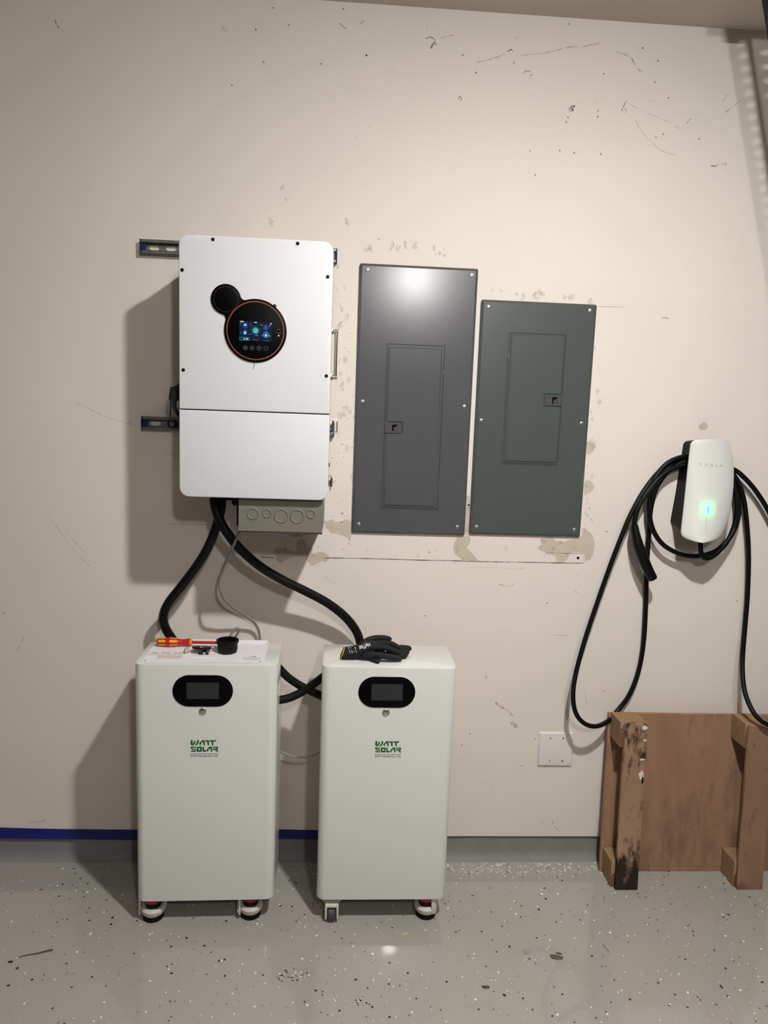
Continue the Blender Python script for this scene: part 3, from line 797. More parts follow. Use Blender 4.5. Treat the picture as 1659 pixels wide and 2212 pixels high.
# upper cover: rounded at the top only; wiring door: rounded at the bottom only
def half(x0, x1, z0, z1, r, top):
    def fn(ins=0.0):
        a0, a1, b0, b1 = x0 + ins, x1 - ins, z0 + ins, z1 - ins
        out = []; rr = r - ins; rs = max(0.0025 - ins, 1e-4)
        for cx, cz, st, q in ((a1, b1, 0, top), (a0, b1, 90, top), (a0, b0, 180, not top), (a1, b0, 270, not top)):
            r_ = rr if q else rs
            ccx = cx - r_ if st in (0, 270) else cx + r_
            ccz = cz - r_ if st in (0, 90) else cz + r_
            for k in range(9):
                a = R(st + 90 * k / 8); out.append((ccx + r_ * math.cos(a), ccz + r_ * math.sin(a)))
        return out
    return fn
cover = G().slab(half(ix0, ix1, zg + .0012, iz1, .027, True), YF + 0.035, YF, 0.0025).mk('front_cover', M['white_inv'], inv)
door = G().slab(half(ix0, ix1 + .001, iz0, zg - .0018, .027, False), YF + 0.035, YF - 0.001, 0.0025).mk('wiring_door', M['white_inv'], inv)
G().box(ix0 + .003, ix1 - .003, YF + 0.008, YF + 0.034, zg - .0025, zg + .0018).mk('seam_shade', M['gap'], inv, smooth=False)  # dark filler bar, shade of the open seam put into its colour
sc = None
for p in [(-0.3695,-0.27,2.0008),(-0.1409,-0.27,2.0011),(-0.452,-0.27,1.917),(-0.0568,-0.27,1.917),(-0.4495,-0.27,1.6496),(-0.054,-0.27,1.6485)]:
    if sc is None:
        sc = G().lathe([(0.0048, 0.0012), (0.0048, -0.0012), (0.0036, -0.0022), (0.0022, -0.0022), (0.0020, -0.0008)], 16, 'y', (p[0], YF, p[2])).mk('screw', M['black_plastic'], cover, origin=(p[0], YF, p[2]))
    else:
        inst(sc, (p[0], YF, p[2]), cover)
# display: two joined discs
c1 = Vector([(-0.3333,-0.272,1.8444)][0]); c2 = Vector([(-0.2521,-0.272,1.7634)][0])
r1, r2, rf = 0.0408, 0.0856, 0.013
def bean(ins=0.0):
    a = Vector((c1.x, c1.z)); b = Vector((c2.x, c2.z)); ra = r1 - ins; rb = r2 - ins; rr = rf + ins
    D = (b - a).length; u = (b - a) / D; n = Vector((-u.y, u.x))
    x = (D * D + (ra + rr) ** 2 - (rb + rr) ** 2) / (2 * D); h = math.sqrt(max((ra + rr) ** 2 - x * x, 0))
    F1 = a + u * x + n * h; F2 = a + u * x - n * h
    ang = lambda c, p: math.atan2(p.y - c.y, p.x - c.x)
    def arc(c, r_, s, e, ccw, k):
        if ccw:
            while e < s: e += 2 * math.pi
        else:
            while e > s: e -= 2 * math.pi
        return [(c.x + r_ * math.cos(s + (e - s) * i / k), c.y + r_ * math.sin(s + (e - s) * i / k)) for i in range(k)]
    out = arc(a, ra, ang(a, F1), ang(a, F2), True, 36)
    out += arc(F2, rr, ang(F2, a), ang(F2, b), False, 10)
    out += arc(b, rb, ang(b, F2), ang(b, F1), True, 56)
    out += arc(F1, rr, ang(F1, b), ang(F1, a), False, 10)
    return out
disp = G().slab(bean, YF + 0.001, YF - 0.0045, 0.0012, 2).mk('display_panel', M['black'], inv)
YD = YF - 0.0047
g = G()
plate_xz(g, [circ(c2.x, c2.z, 0.0795, 72), circ(c2.x, c2.z, 0.0766, 72)], YD - 0.0002, 0.0006)
g.mk('orange_ring', M['orange'], disp, smooth=False)
g = G()
for k in range(64):
    a = 2 * math.pi * k / 64
    g.add([(c1.x + 0.0335 * math.cos(a) + u * .0005, YD - .00005, c1.z + 0.0335 * math.sin(a) + v_ * .0005) for u, v_ in ((-1, -1), (1, -1), (1, 1), (-1, 1))], [(0, 1, 2, 3)])
g.mk('dot_ring', M['print_grey'], disp, smooth=False)
tb = Vector([(-0.201,-0.272,1.8317)][0])
xf = Matrix.Translation(tb) @ Matrix.Rotation(R(38), 4, 'Y')
G().box(-.0042, .0042, -.004, .004, -.005, .005, .0008, 2, xf).mk('rotary_tab', M['black_plastic'], inv)
# lit screen with icons
M['scr_bg'] = mat('screen_glow', '050a1c', 0.25, emit='0a1636', estr=0.5)
M['scr_blue'] = mat('icon_blue', '0a2a90', 0.4, emit='1048d0', estr=0.9)
M['scr_cyan'] = mat('icon_cyan', '40a0f0', 0.4, emit='52b4ff', estr=1.0)
M['scr_teal'] = mat('icon_teal', '0a6e6e', 0.4, emit='10857e', estr=0.9)
M['scr_green'] = mat('icon_green', '0a5030', 0.4, emit='128a50', estr=0.7)
M['scr_white'] = mat('icon_white', '8090a0', 0.4, emit='c8dcec', estr=0.8)
M['scr_dim'] = mat('icon_dim', '303848', 0.4, emit='6c7686', estr=0.5)
M['scr_tab'] = mat('tab_navy', '081228', 0.4, emit='0c1a3c', estr=0.9)
M['ind_yellow'] = mat('indicator_yellow', 'd0b020', 0.4, emit='ffe050', estr=1.6)
sa = Vector([(-0.2964,-0.2752,1.7885)][0]); sb = Vector([(-0.2069,-0.2752,1.7357)][0])
scr = G().box(sa.x, sb.x, YD - 0.0004, YD + 0.0002, sb.z, sa.z).mk('screen', M['scr_bg'], disp, smooth=False)
SW, SH = sb.x - sa.x, sa.z - sb.z
def sp(u, v_):          # 0..1 across, 0..1 down
    return sa.x + u * SW, sa.z - v_ * SH
YS = YD - 0.0005
def icon(name, loops, mm, yy=0.0):
    g = G(); plate_xz(g, loops, YS - yy, 0.0002); return g.mk(name, M[mm], scr, smooth=False)
def ringat(u, v_, r_, wd, mm):
    x, z = sp(u, v_); icon('icon_ring', [circ(x, z, r_, 28), circ(x, z, r_ - wd, 28)], mm)
def poly(u, v_, pts, k=0.001):
    x, z = sp(u, v_); return [(x + a * k, z + b * k) for a, b in pts]
x, z = sp(.5, .47); icon('icon_disc', [circ(x, z, .0082, 32)], 'scr_teal')
ringat(.5, .47, .0113, .0006, 'scr_green')
icon('icon_mark', [poly(.47, .43, [(-2, -1), (-.5, 1.4), (1.5, -1)])], 'scr_white', .0002)
icon('icon_mark', [poly(.54, .43, [(-2, .8), (0, 1.2), (2.6, -1), (0, -.8)])], 'scr_white', .0002)
icon('icon_mark', [poly(.505, .53, [(-4.2, -.9), (4.2, -.9), (4.2, .9), (-4.2, .9)])], 'scr_cyan', .0002)
for u, v_ in ((.18, .22), (.18, .58), (.82, .30), (.82, .66)):
    x, z = sp(u, v_); icon('icon_disc', [circ(x, z, .0068, 28)], 'scr_tab')
ringat(.18, .22, .0080, .0006, 'scr_blue'); ringat(.82, .66, .0076, .0006, 'scr_cyan'); ringat(.82, .30, .0074, .0004, 'scr_blue'); ringat(.18, .58, .0072, .0004, 'scr_blue')
icon('icon_mark', [poly(.18, .20, [(-3.2, -2.6), (3.8, -2.6), (2.8, 2.8), (-2.4, 2.8)])], 'scr_cyan', .0002)
icon('icon_mark', [poly(.18, .60, [(-3, -4), (3, -4), (3, 3), (1.4, 3), (1.4, 4.4), (-1.4, 4.4), (-1.4, 3), (-3, 3)])], 'scr_cyan', .0002)
icon('icon_mark', [poly(.82, .30, [(-3.4, -4), (-1, -4), (2.6, -3), (2.6, -1.6), (-.4, -1.6), (1, 1), (-1, 4.4), (-3, 2), (-2.4, -1)])], 'scr_blue', .0002)
icon('icon_mark', [poly(.82, .68, [(-3.2, -3.4), (3.2, -3.4), (3.2, .4), (4.4, .4), (0, 4.2), (-4.4, .4), (-3.2, .4)])], 'scr_cyan', .0002)
def bars(lst, mm):
    for u, v_, wu, hv in lst:
        x, z = sp(u, v_)
        G().box(x - wu * SW / 2, x + wu * SW / 2, YS - .0003, YS, z - hv * SH / 2, z + hv * SH / 2).mk('screen_text', M[mm], scr, smooth=False)
bars([(.08, .035, .12, .04), (.5, .055, .08, .035), (.97, .09, .04, .05), (.24, .915, .08, .045), (.15, .915, .035, .05)], 'scr_white')
bars([(.345, .12, .014, .10), (.345, .235, .014, .03), (.39, .23, .02, .025), (.68, .17, .09, .035), (.33, .67, .09, .035), (.53, .72, .09, .03), (.55, .69, .06, .02), (.70, .69, .05, .03), (.72, .74, .02, .04),
      (.30, .48, .012, .025), (.345, .43, .012, .025), (.66, .375, .012, .025), (.71, .325, .012, .025), (.44, .945, .03, .03), (.53, .945, .10, .022), (.77, .96, .03, .03), (.87, .965, .11, .022)], 'scr_dim')
bars([(.045, .14, .02, .09), (.045, .62, .03, .045), (.935, .19, .045, .08), (.935, .71, .045, .09)], 'scr_green')
icon('icon_ring', [[sp(.01, .83), sp(.32, .83), sp(.32, .99), sp(.01, .99)][::-1], [sp(.016, .85), sp(.314, .85), sp(.314, .97), sp(.016, .97)][::-1]], 'scr_teal')
for p, kd in zip([(-0.2792,-0.2752,1.7165),(-0.2604,-0.2752,1.7167),(-0.2415,-0.2752,1.7167),(-0.2224,-0.2752,1.7167)], range(4)):
    g = G()
    plate_xz(g, [circ(p[0], p[2], .0063, 28), circ(p[0], p[2], .0057, 28)], YD - .0001, .0003)
    if kd == 0: plate_xz(g, [circ(p[0], p[2], .0028, 16), circ(p[0], p[2], .0018, 16)], YD - .0001, .0003)
    if kd in (1, 2):
        s = 1 if kd == 1 else -1
        tri = lambda q: [(p[0] - q, p[2] - s * q * .7), (p[0] + q, p[2] - s * q * .7), (p[0], p[2] + s * q)]
        plate_xz(g, [tri(.0030), tri(.0017)], YD - .0001, .0003)
    if kd == 3: plate_xz(g, [[(p[0] - .003, p[2]), (p[0] - .001, p[2] - .0022), (p[0] + .003, p[2] + .0024), (p[0] - .001, p[2] - .001)]], YD - .0001, .0003)
    g.mk('touch_button', M['print_grey'], disp, smooth=False)
q = [(-0.1883,-0.2752,1.7696),(-0.1882,-0.2752,1.7599),(-0.188,-0.2752,1.7527)]
text_xz('indicator_text', 'Power', .0036, q[0][0], YD - .0002, q[0][2] - .001, M['print_grey'], disp)
text_xz('indicator_text', 'Working', .0034, q[1][0], YD - .0002, q[1][2] - .001, M['print_grey'], disp)
g = G(); plate_xz(g, [circ(q[2][0], q[2][2], .0018, 16)], YD - .0002, .0004); g.mk('indicator_light', M['ind_yellow'], disp, smooth=False)
a, b = [(-0.2546,-0.27,1.6801),(-0.2581,-0.27,1.6571)]
v, f = ribbon(spline([a, ((a[0] + b[0]) / 2 + .001, 0, (a[2] + b[2]) / 2), b], 4), .003, YF - .0003)
mk('smudge', v, f, M['print_grey'], cover, smooth=False)
# right-hand side: pull handle and two toggle latches
xr = ix1 - .004
ha, hb = [(-0.0351,-0.2,1.7788),(-0.0343,-0.2,1.6489)]
hx = xr + 0.016
g = G()
for hz in (ha[2], hb[2]):
    g.box(xr - .001, xr + .0075, -0.209, -0.191, hz - .009, hz + .009, .002)
    g.tube([(xr + .006, -0.2, hz), (hx + .006, -0.2, hz)], .0065, 14)
g.tube([(hx, -0.2, hb[2] + .002), (hx, -0.2, ha[2] - .002)], .005, 14)
g.mk('pull_handle', M['steel'], inv)
def latch(cz, open_):
    g = G()
    g.box(xr - .001, xr + .004, -0.258, -0.215, cz - .016, cz + .016, .001, 1)
    g.box(xr + .003, xr + .012, -0.256, -0.236, cz - .012, cz + .012, .002)
    g.tube([(xr + .013, -0.246, cz - .013), (xr + .013, -0.246, cz + .013)], .004, 12)
    g.mk('toggle_latch', M['steel'], inv)
    g = G()
    if open_:
        P = [(xr + .009, -.25, cz + .017), (xr + .024, -.25, cz + .014), (xr + .0255, -.25, cz + .011), (xr + .0255, -.25, cz - .014), (xr + .023, -.25, cz - .018), (xr + .008, -.25, cz - .020)]
    else:
        P = [(xr + .004, -.252, cz + .016), (xr + .010, -.252, cz + .021), (xr + .013, -.252, cz + .012), (xr + .011, -.252, cz - .016), (xr + .010, -.252, cz - .022), (xr + .003, -.252, cz - .020)]
    g.tube(spline(P, 4), .0016, 8)
    g.mk('latch_bail', M['steel'], inv)
latch([(-0.0366,-0.25,1.5108)][0][2], True)
latch([(-0.0377,-0.25,1.3472)][0][2], False)
kz = [(-0.0403,-0.25,1.398)][0][2]
G().lathe([(.006, -.001), (.006, .004), (.003, .005)], 14, 'x', (xr + .003, -.25, kz)).mk('lock_barrel', M['black_plastic'], inv)
# glands under the inverter
gl = [(-0.3237,-0.17,1.2834),(-0.314,-0.17,1.2642)]
g = G()
g.lathe([(.016, 1.2998), (.016, 1.285), (.012, 1.283), (.012, 1.268), (.009, 1.262)], 20, 'z', (-.318, -.165, 0))
g.mk('cable_gland', M['black_plastic'], inv)
g = G()
g.lathe([(.013, 1.2998), (.013, 1.27), (.010, 1.268), (.010, 1.205), (.007, 1.203)], 20, 'z', (-.302, -.19, 0))
g.mk('antenna_stub', M['black_plastic'], inv)
for cx in (-.366, -.350):
    G().lathe([(.024, 1.2998), (.024, 1.291), (.0205, 1.288), (.0205, 1.278)], 8, 'z', (cx - (.009 if cx < -.36 else -.009), -.165, 0)).mk('cable_gland', M['black_plastic'], inv)

# plug with leads in a clear bag at the left flank
t = inv
po = [(-0.4937,-0.12,1.6175),(-0.4991,-0.12,1.6105),(-0.5182,-0.12,1.6043),(-0.5231,-0.12,1.57),(-0.5198,-0.12,1.566),(-0.4938,-0.12,1.5656)]
cx = [(p[0], p[2]) for p in po]
G().loft([[(a, -.135, b) for a, b in cx], [(a, -.100, b) for a, b in cx]]).mk('plug_body', M['black_plastic'], t, smooth=False)
G().tube(spline([(-0.5196,-0.115,1.5702),(-0.5224,-0.112,1.5454),(-0.5261,-0.1,1.5232),(-0.5295,-0.08,1.5133)], 5), .0022, 8).mk('lead', M['black_plastic'], t)
G().tube(spline([(-0.5075,-0.12,1.5706),(-0.5103,-0.12,1.5513),(-0.5049,-0.12,1.535),(-0.494,-0.12,1.523),(-0.483,-0.12,1.5165)], 6), .0065, 10).mk('lead', M['rubber'], t)
rn = random.Random(3)
bo = [(-0.4936,-0.12,1.6311),(-0.51,-0.12,1.6196),(-0.5291,-0.12,1.6053),(-0.5374,-0.12,1.5845),(-0.5334,-0.12,1.5559),(-0.5295,-0.12,1.5231),(-0.5241,-0.12,1.5151),(-0.4967,-0.12,1.516)]
loops = []
for k, yy in enumerate((-.150, -.138, -.10, -.088)):
    sc_ = (0.72, 1.0, 1.0, 0.72)[k]
    mx_ = sum(p[0] for p in bo) / len(bo); mz_ = sum(p[2] for p in bo) / len(bo)
    loops.append([(mx_ + (p[0] - mx_) * sc_ + rn.uniform(-.003, .003), yy + rn.uniform(-.004, .004), mz_ + (p[2] - mz_) * sc_ + rn.uniform(-.003, .003)) for p in spline(bo, 3)])
G().loft(loops).mk('clear_bag', M['bag'], t, smooth=False)

# ================================================================== wiring box under the inverter
gq = [(-0.2983,-0.25,1.291),(-0.0564,-0.25,1.294),(-0.2976,-0.25,1.193),(-0.0554,-0.25,1.1967)]
gx0, gx1, gz0, gz1 = (gq[0][0] + gq[2][0]) / 2, (gq[1][0] + gq[3][0]) / 2, (gq[2][2] + gq[3][2]) / 2, 1.2925
t = thing('wiring_box', 'olive grey steel wiring box with five knockouts under the inverter', 'junction box', ((gx0 + gx1) / 2, 0, gz0))
YG = -0.249
G().box(gx0 + .001, gx1 - .001, YG + .002, -0.0008, gz0 + .001, gz1 - .001, .001, 1).mk('box_body', M['gutter'], t)
G().slab(rrect(gx0, gx1, gz0 + .003, gz1, .0015, 2), YG + .004, YG - .001, .0008, 1).mk('front_plate', M['gutter'], t)
G().box(gx0 - .001, gx1 + .0005, YG - .0025, YG + .012, gz0 - .001, gz0 + .0015, .0005, 1).mk('bottom_lip', M['latch'], t)
for (px, pz, rr) in [(p[0], p[2], r_) for p, r_ in zip([(-0.2563,-0.25,1.2497),(-0.2158,-0.25,1.2529),(-0.175,-0.25,1.2459),(-0.129,-0.25,1.2458),(-0.0896,-0.25,1.2537)], (.0155, .0115, .0190, .0190, .0115))]:
    g = G().torus((px, YG - .0012, pz), rr, .0024, 'y', 36, 8, 0.9)
    g.mk('knockout', M['gutter'], t)
sy = [(-0.0551,-0.12,1.2537)][0]
for yy in (-.16, -.10):
    g = G().torus((gx1 - .0008, yy, 1.25), .014, .0018, 'x', 28, 6, 0.6); g.mk('knockout', M['gutter'], t)

# ================================================================== load-centre panels
def load_panel(label, x0, x1, z0, z1, mm, screws, outer, inner, latch_r, latch_side, hinges):
    t = thing('breaker_panel', label, 'breaker panel', ((x0 + x1) / 2, 0, z0))
    def ofn(ins): return rrect(x0, x1, z0, z1, .006, 4)(ins)
    g = G()
    loops = [[(x, yy, z) for x, z in ofn(ins)] for ins, yy in ((0, -.0006), (0, -.0075), (.0012, -.0092), (.008, -.0125), (.0095, -.0125))]
    g.loft(loops); cov = g.mk('cover', M[mm], t, angle=20)
    yb = -.0125
    a0, a1, b0, b1 = outer
    # shallow surround, then the door leaf with a notch for its latch
    g = G()
    plate_xz(g, [[(a0, b0), (a1, b0), (a1, b1), (a0, b1)], [(a0 + .0028, b0 + .0028), (a1 - .0028, b0 + .0028), (a1 - .0028, b1 - .0028), (a0 + .0028, b1 - .0028)]], yb - .0014, .0016)
    g.mk('door_surround', M[mm], t, smooth=False)
    g = G().box(a0 + .0026, a1 - .0026, yb - .0003, yb + .0006, b0 + .0026, b1 - .0026); g.mk('door_gap_shade', M['gap'], t, smooth=False)  # added dark plate, its colour draws the shaded line round the door
    dr = G().box(a0 + .0042, a1 - .0042, yb - .0012, yb + .0006, b0 + .0042, b1 - .0042, .0005, 1).mk('door', M[mm], t)
    i0, i1, j0, j1 = inner; l0, l1, m0, m1 = latch_r
    def emboss(ins):
        c = .005
        A0, A1, B0, B1 = i0 + ins, i1 - ins, j0 + ins, j1 - ins
        if latch_side < 0:
            n1 = l1 + .005 + ins
            P = [(A1, B0), (A1, B1), (A0, B1), (A0, m1 + .005 + ins), (n1, m1 + .005 + ins), (n1, m0 - .005 - ins), (A0, m0 - .005 - ins), (A0, B0)]
        else:
            n0 = l0 - .005 - ins
            P = [(A0, B0), (A1, B0), (A1, m0 - .005 - ins), (n0, m0 - .005 - ins), (n0, m1 + .005 + ins), (A1, m1 + .005 + ins), (A1, B1), (A0, B1)]
        # chamfer the corners
        out = []
        n = len(P)
        for i in range(n):
            p = Vector(P[i]); q0 = Vector(P[i - 1]); q1 = Vector(P[(i + 1) % n])
            out.append(tuple(p + (q0 - p).normalized() * c)); out.append(tuple(p + ((q0 - p).normalized() + (q1 - p).normalized()) * c * .3)); out.append(tuple(p + (q1 - p).normalized() * c))
        return out
    # the embossed step (filled with the curve filler because it is concave)
    g = G()
    for ins, yy, th in ((0, yb - .0042, .0030),):
        plate_xz(g, [emboss(ins)], yy, th)
    ra, rb = emboss(-.0036), emboss(0)
    n = len(ra)
    g.add([(x, yb - .0012, z) for x, z in ra] + [(x, yb - .0042, z) for x, z in rb], [(i, (i + 1) % n, n + (i + 1) % n, n + i) for i in range(n)])
    g.mk('embossed_panel', M[mm], dr, angle=15)
    # latch
    g = G()
    w_ = l1 - l0; h_ = m1 - m0
    plate_xz(g, [[(l0, m0), (l1, m0), (l1, m1), (l0, m1)], [(l0 + w_ * .43, m0 + h_ * .18), (l0 + w_ * .74, m0 + h_ * .18), (l0 + w_ * .74, m0 + h_ * .82), (l0 + w_ * .43, m0 + h_ * .82)]], yb - .0050, .0036)
    g.box(l0 - .001, l1 + .001, yb - .0020, yb - .0010, m0 - .0012, m1 + .0012)
    lt = g.mk('latch', M['latch'], dr, smooth=False)
    G().box(l0 + w_ * .42, l0 + w_ * .75, yb - .0026, yb - .0021, m0 + h_ * .17, m0 + h_ * .83).mk('latch_pocket', M['hole'], lt, smooth=False)  # pocket floor painted dark for the shade inside the latch hole
    p_ = [(l0 + w_ * .52, m0 + h_ * .19), (l0 + w_ * .73, m0 + h_ * .19), (l0 + w_ * .73, m0 + h_ * .72), (l0 + w_ * .52, m0 + h_ * .48)]
    G().loft([[(x, yb - .0028, z) for x, z in p_], [(x, yb - .0036, z) for x, z in p_]]).mk('latch_tongue', M['latch'], lt, smooth=False)
    for hx, hz in hinges:
        G().box(hx - .0022, hx + .0022, yb - .0030, yb, hz - .011, hz + .011, .001, 2).mk('hinge_knuckle', M[mm], t)
    s0 = None
    for k, p in enumerate(screws):
        if s0 is None:
            s0 = G().lathe([(.0062, 0), (.0060, -.0012), (.0048, -.0028), (.0020, -.0036), (.0006, -.0036)], 18, 'y', (p[0], yb, p[2])).mk('screw', M['screw'], cov, origin=(p[0], yb, p[2]))
            cr = G().box(p[0] - .0042, p[0] + .0042, yb - .0039, yb - .0030, p[2] - .0006, p[2] + .0006).box(p[0] - .0006, p[0] + .0006, yb - .0039, yb - .0030, p[2] - .0042, p[2] + .0042).mk('screw_slot', M['latch'], s0, smooth=False, origin=(p[0], yb, p[2]))
        else:
            s = inst(s0, (p[0], yb, p[2]), cov)
            s.rotation_euler = (0, R(23 * k), 0)
            c_ = inst(cr, (p[0], yb, p[2]), s)
    return t, cov
def rc(tl, tr, bl, br):
    return (tl[0] + bl[0]) / 2, (tr[0] + br[0]) / 2, (bl[2] + br[2]) / 2, (tl[2] + tr[2]) / 2
la = [(0.1303,-0.0155,1.5224),(0.183,-0.0155,1.4896)]
lb = [(0.643,-0.0155,1.6286),(0.6976,-0.0155,1.5944)]
pa, ca = load_panel('tall charcoal grey breaker panel cover with hinged door, next to the inverter', 0.0342, 0.4062, 1.1619, 2.0107, 'panel_a',
    [(0.0587,-0.0125,1.99),(0.3857,-0.0125,1.989),(0.0557,-0.0125,1.5863),(0.3832,-0.0125,1.5822),(0.0562,-0.0125,1.1909),(0.3799,-0.0125,1.1905)],
    rc(*[(0.1258,-0.0125,1.7724),(0.3157,-0.0125,1.7716),(0.1261,-0.0125,1.2462),(0.3135,-0.0125,1.2445)]), rc(*[(0.1381,-0.0125,1.7563),(0.3007,-0.0125,1.7566),(0.1365,-0.0125,1.2577),(0.2992,-0.0125,1.2572)]),
    (la[0][0], la[1][0], la[1][2], la[0][2]), -1, [(p[0], p[2]) for p in [(0.3119,-0.0125,1.6798),(0.31,-0.0125,1.3358)]])
pb, cb = load_panel('shorter green-grey breaker panel cover with hinged door, on the right', 0.4214, 0.7935, 1.1673, 1.9185, 'panel_b',
    [(0.4443,-0.0125,1.8956),(0.7708,-0.0125,1.8985),(0.4403,-0.0125,1.5402),(0.7696,-0.0125,1.5426),(0.4437,-0.0125,1.1925),(0.7715,-0.0125,1.1918)],
    rc(*[(0.5119,-0.0125,1.8214),(0.7019,-0.0125,1.8236),(0.5143,-0.0125,1.4004),(0.7027,-0.0125,1.4038)]), rc(*[(0.5244,-0.0125,1.8113),(0.6922,-0.0125,1.8116),(0.5257,-0.0125,1.4135),(0.6927,-0.0125,1.4144)]),
    (lb[0][0], lb[1][0], lb[1][2], lb[0][2]), 1, [(p[0], p[2]) for p in [(0.515,-0.0125,1.745),(0.5142,-0.0125,1.48)]])
# chipped edge on the tall cover
ch = [(0.4012,-0.01,1.9267),(0.4087,-0.01,1.8417),(0.4029,-0.01,1.8128)]

# ================================================================== blank wall plate
t = thing('blank_wall_plate', 'white blank two-gang wall plate with four screw holes', 'wall plate', (0.7645, 0, 0.3555))
bx0, bx1, bz0, bz1 = .7040, .8253, .3553, .4778
g = G()
ofn = rrect(bx0, bx1, bz0, bz1, .004, 4)
g.loft([[(x, yy, z) for x, z in ofn(ins)] for ins, yy in ((0, -.0004), (0, -.0025), (.0030, -.0065), (.0045, -.0068))])
pl = g.mk('plate', M['plate_white'], t, angle=25)
for k, p in enumerate([(0.743,-0.0068,0.4575),(0.7879,-0.0068,0.4576),(0.7455,-0.0068,0.3742),(0.7905,-0.0068,0.3742)]):
    G().lathe([(.0027, -.0066), (.0027, -.0072), (.0016, -.0073)], 14, 'y', (p[0], 0, p[2])).mk('screw_hole', M['hole'] if k % 2 else M['zinc'], t)

# ================================================================== car charger on the wall
from mathutils.bvhtree import BVHTree
def bvh_of(o):
    me = o.data
    mw = Matrix.Translation(OFF[o.name])
    return BVHTree.FromPolygons([mw @ v.co for v in me.vertices], [tuple(p.vertices) for p in me.polygons])
def snap(bvh, x, z, off, y_def):
    h = bvh.ray_cast(Vector((x, -2, z)), Vector((0, 1, 0)))
    return (h[0].y if h[0] is not None else y_def) - off
wc = thing('wall_charger', 'white car charger with green light, black cable coiled round it', 'car charger', (1.165, 0, 1.18))
oc = [(1.112,-0.07,1.4786),(1.1135,-0.069,1.492),(1.1213,-0.07,1.5004),(1.1358,-0.074,1.504),(1.164,-0.078,1.5066),(1.2007,-0.075,1.507),(1.2261,-0.071,1.5047),(1.2387,-0.069,1.4977),(1.2443,-0.07,1.483),(1.2523,-0.072,1.4551),(1.2591,-0.075,1.4181),(1.2614,-0.078,1.381),(1.2605,-0.083,1.3408),(1.2561,-0.089,1.2992),(1.249,-0.095,1.262),(1.2372,-0.101,1.2248),(1.2246,-0.106,1.2011),(1.2097,-0.113,1.1898),(1.1806,-0.126,1.1823),(1.1479,-0.134,1.1792),(1.1234,-0.125,1.1814),(1.1048,-0.112,1.1876),(1.0953,-0.105,1.1945),(1.0918,-0.102,1.2059),(1.0946,-0.097,1.243),(1.0996,-0.089,1.2947),(1.1035,-0.082,1.354),(1.1069,-0.076,1.4134),(1.1099,-0.072,1.4504)]
oc = [tuple(p) for p in spline(oc + [oc[0]], 3)[:-1]]
fcx = sum(p[0] for p in oc) / len(oc); fcz = sum(p[2] for p in oc) / len(oc)
zt = max(p[2] for p in oc); zb = min(p[2] for p in oc)
def ycen(z): return -0.083 - 0.055 * ((zt - z) / (zt - zb)) ** 1.2
def scan(z):
    xs = []
    n_ = len(oc)
    for i in range(n_):
        p, q = oc[i], oc[(i + 1) % n_]
        if (p[2] - z) * (q[2] - z) <= 0 and abs(p[2] - q[2]) > 1e-9:
            u = (z - p[2]) / (q[2] - p[2]); xs.append((p[0] + (q[0] - p[0]) * u, p[1] + (q[1] - p[1]) * u))
    xs.sort()
    return xs[0], xs[-1]
g = G()
NR, NC = 56, 26
front = []
for i in range(NR):
    e = (1 - math.cos(math.pi * i / (NR - 1))) / 2
    z = zt - (zt - zb) * (0.002 + 0.996 * e)
    (xl, yl), (xr_, yr_) = scan(z)
    for j in range(NC):
        u = (1 - math.cos(math.pi * j / (NC - 1))) / 2
        ye = yl + (yr_ - yl) * u
        front.append((xl + (xr_ - xl) * u, ye + (min(ycen(z), ye) - ye) * (1 - (2 * u - 1) ** 2) ** 0.85, z))
fs = [(i * NC + j, i * NC + j + 1, (i + 1) * NC + j + 1, (i + 1) * NC + j) for i in range(NR - 1) for j in range(NC - 1)]
rim = [j for j in range(NC)] + [i * NC + NC - 1 for i in range(1, NR)] + [(NR - 1) * NC + j for j in range(NC - 2, -1, -1)] + [i * NC for i in range(NR - 2, 0, -1)]
nb = len(front)
bk = [(fcx + (front[k][0] - fcx) * .985, front[k][1] + .006, fcz + (front[k][2] - fcz) * .985) for k in rim]
m_ = len(rim)
fs += [(rim[i], rim[(i + 1) % m_], nb + (i + 1) % m_, nb + i) for i in range(m_)] + [tuple(nb + i for i in range(m_))]
g.add(front + bk, fs)
face = g.mk('faceplate', M['tesla_white'], wc, angle=50)
bl = [(1.1088,-0.001,1.2116)][0]; br_ = [(1.1027,-0.001,1.446)][0]
def back(p):
    u = (p[0] - fcx); return (fcx + .004 + u * .93 + .03 * 0, -.001, fcz + .010 + (p[2] - fcz) * .90)
g = G()
g.loft([[back(p) for p in oc], [(lambda q: (q[0], -.03, q[2]))(back(p)) for p in oc], [(fcx + (p[0] - fcx) * .95, p[1] + .005, fcz + (p[2] - fcz) * .965) for p in oc]])
g.mk('charger_body', M['black'], wc, angle=50)
bv = bvh_of(face)
def tl(u, v_): return Vector(at_face(1500 + u * 80 / 1659, 985 + v_ * 80 / 1659))
la0, la1, la2 = [(1.1368,-0.094,1.429),(1.2123,-0.094,1.4284),(1.1377,-0.094,1.4194)]
ex = (Vector(la1) - Vector(la0)) / (1288 - 260); ez = (Vector(la2) - Vector(la0)) / (470 - 335)
def letter(polys):
    g = G()
    for x0, x1, y0, y1 in polys:
        vv = []
        for (u, v_) in ((x0, y0), (x1, y0), (x1, y1), (x0, y1)):
            P = Vector(la0) + ex * (u - 260) + Vector((0, 0, -1)) * (v_ - 340 - (u - 260) * 0.018) * (ex.length)
            vv.append((P.x, snap(bv, P.x, P.z, .0004, -.094), P.z))
        g.add(vv, [(0, 1, 2, 3)])
    g.mk('lettering', M['lettering_grey'], face, smooth=False)
letter([(260, 370, 340, 360), (302, 330, 360, 452)])
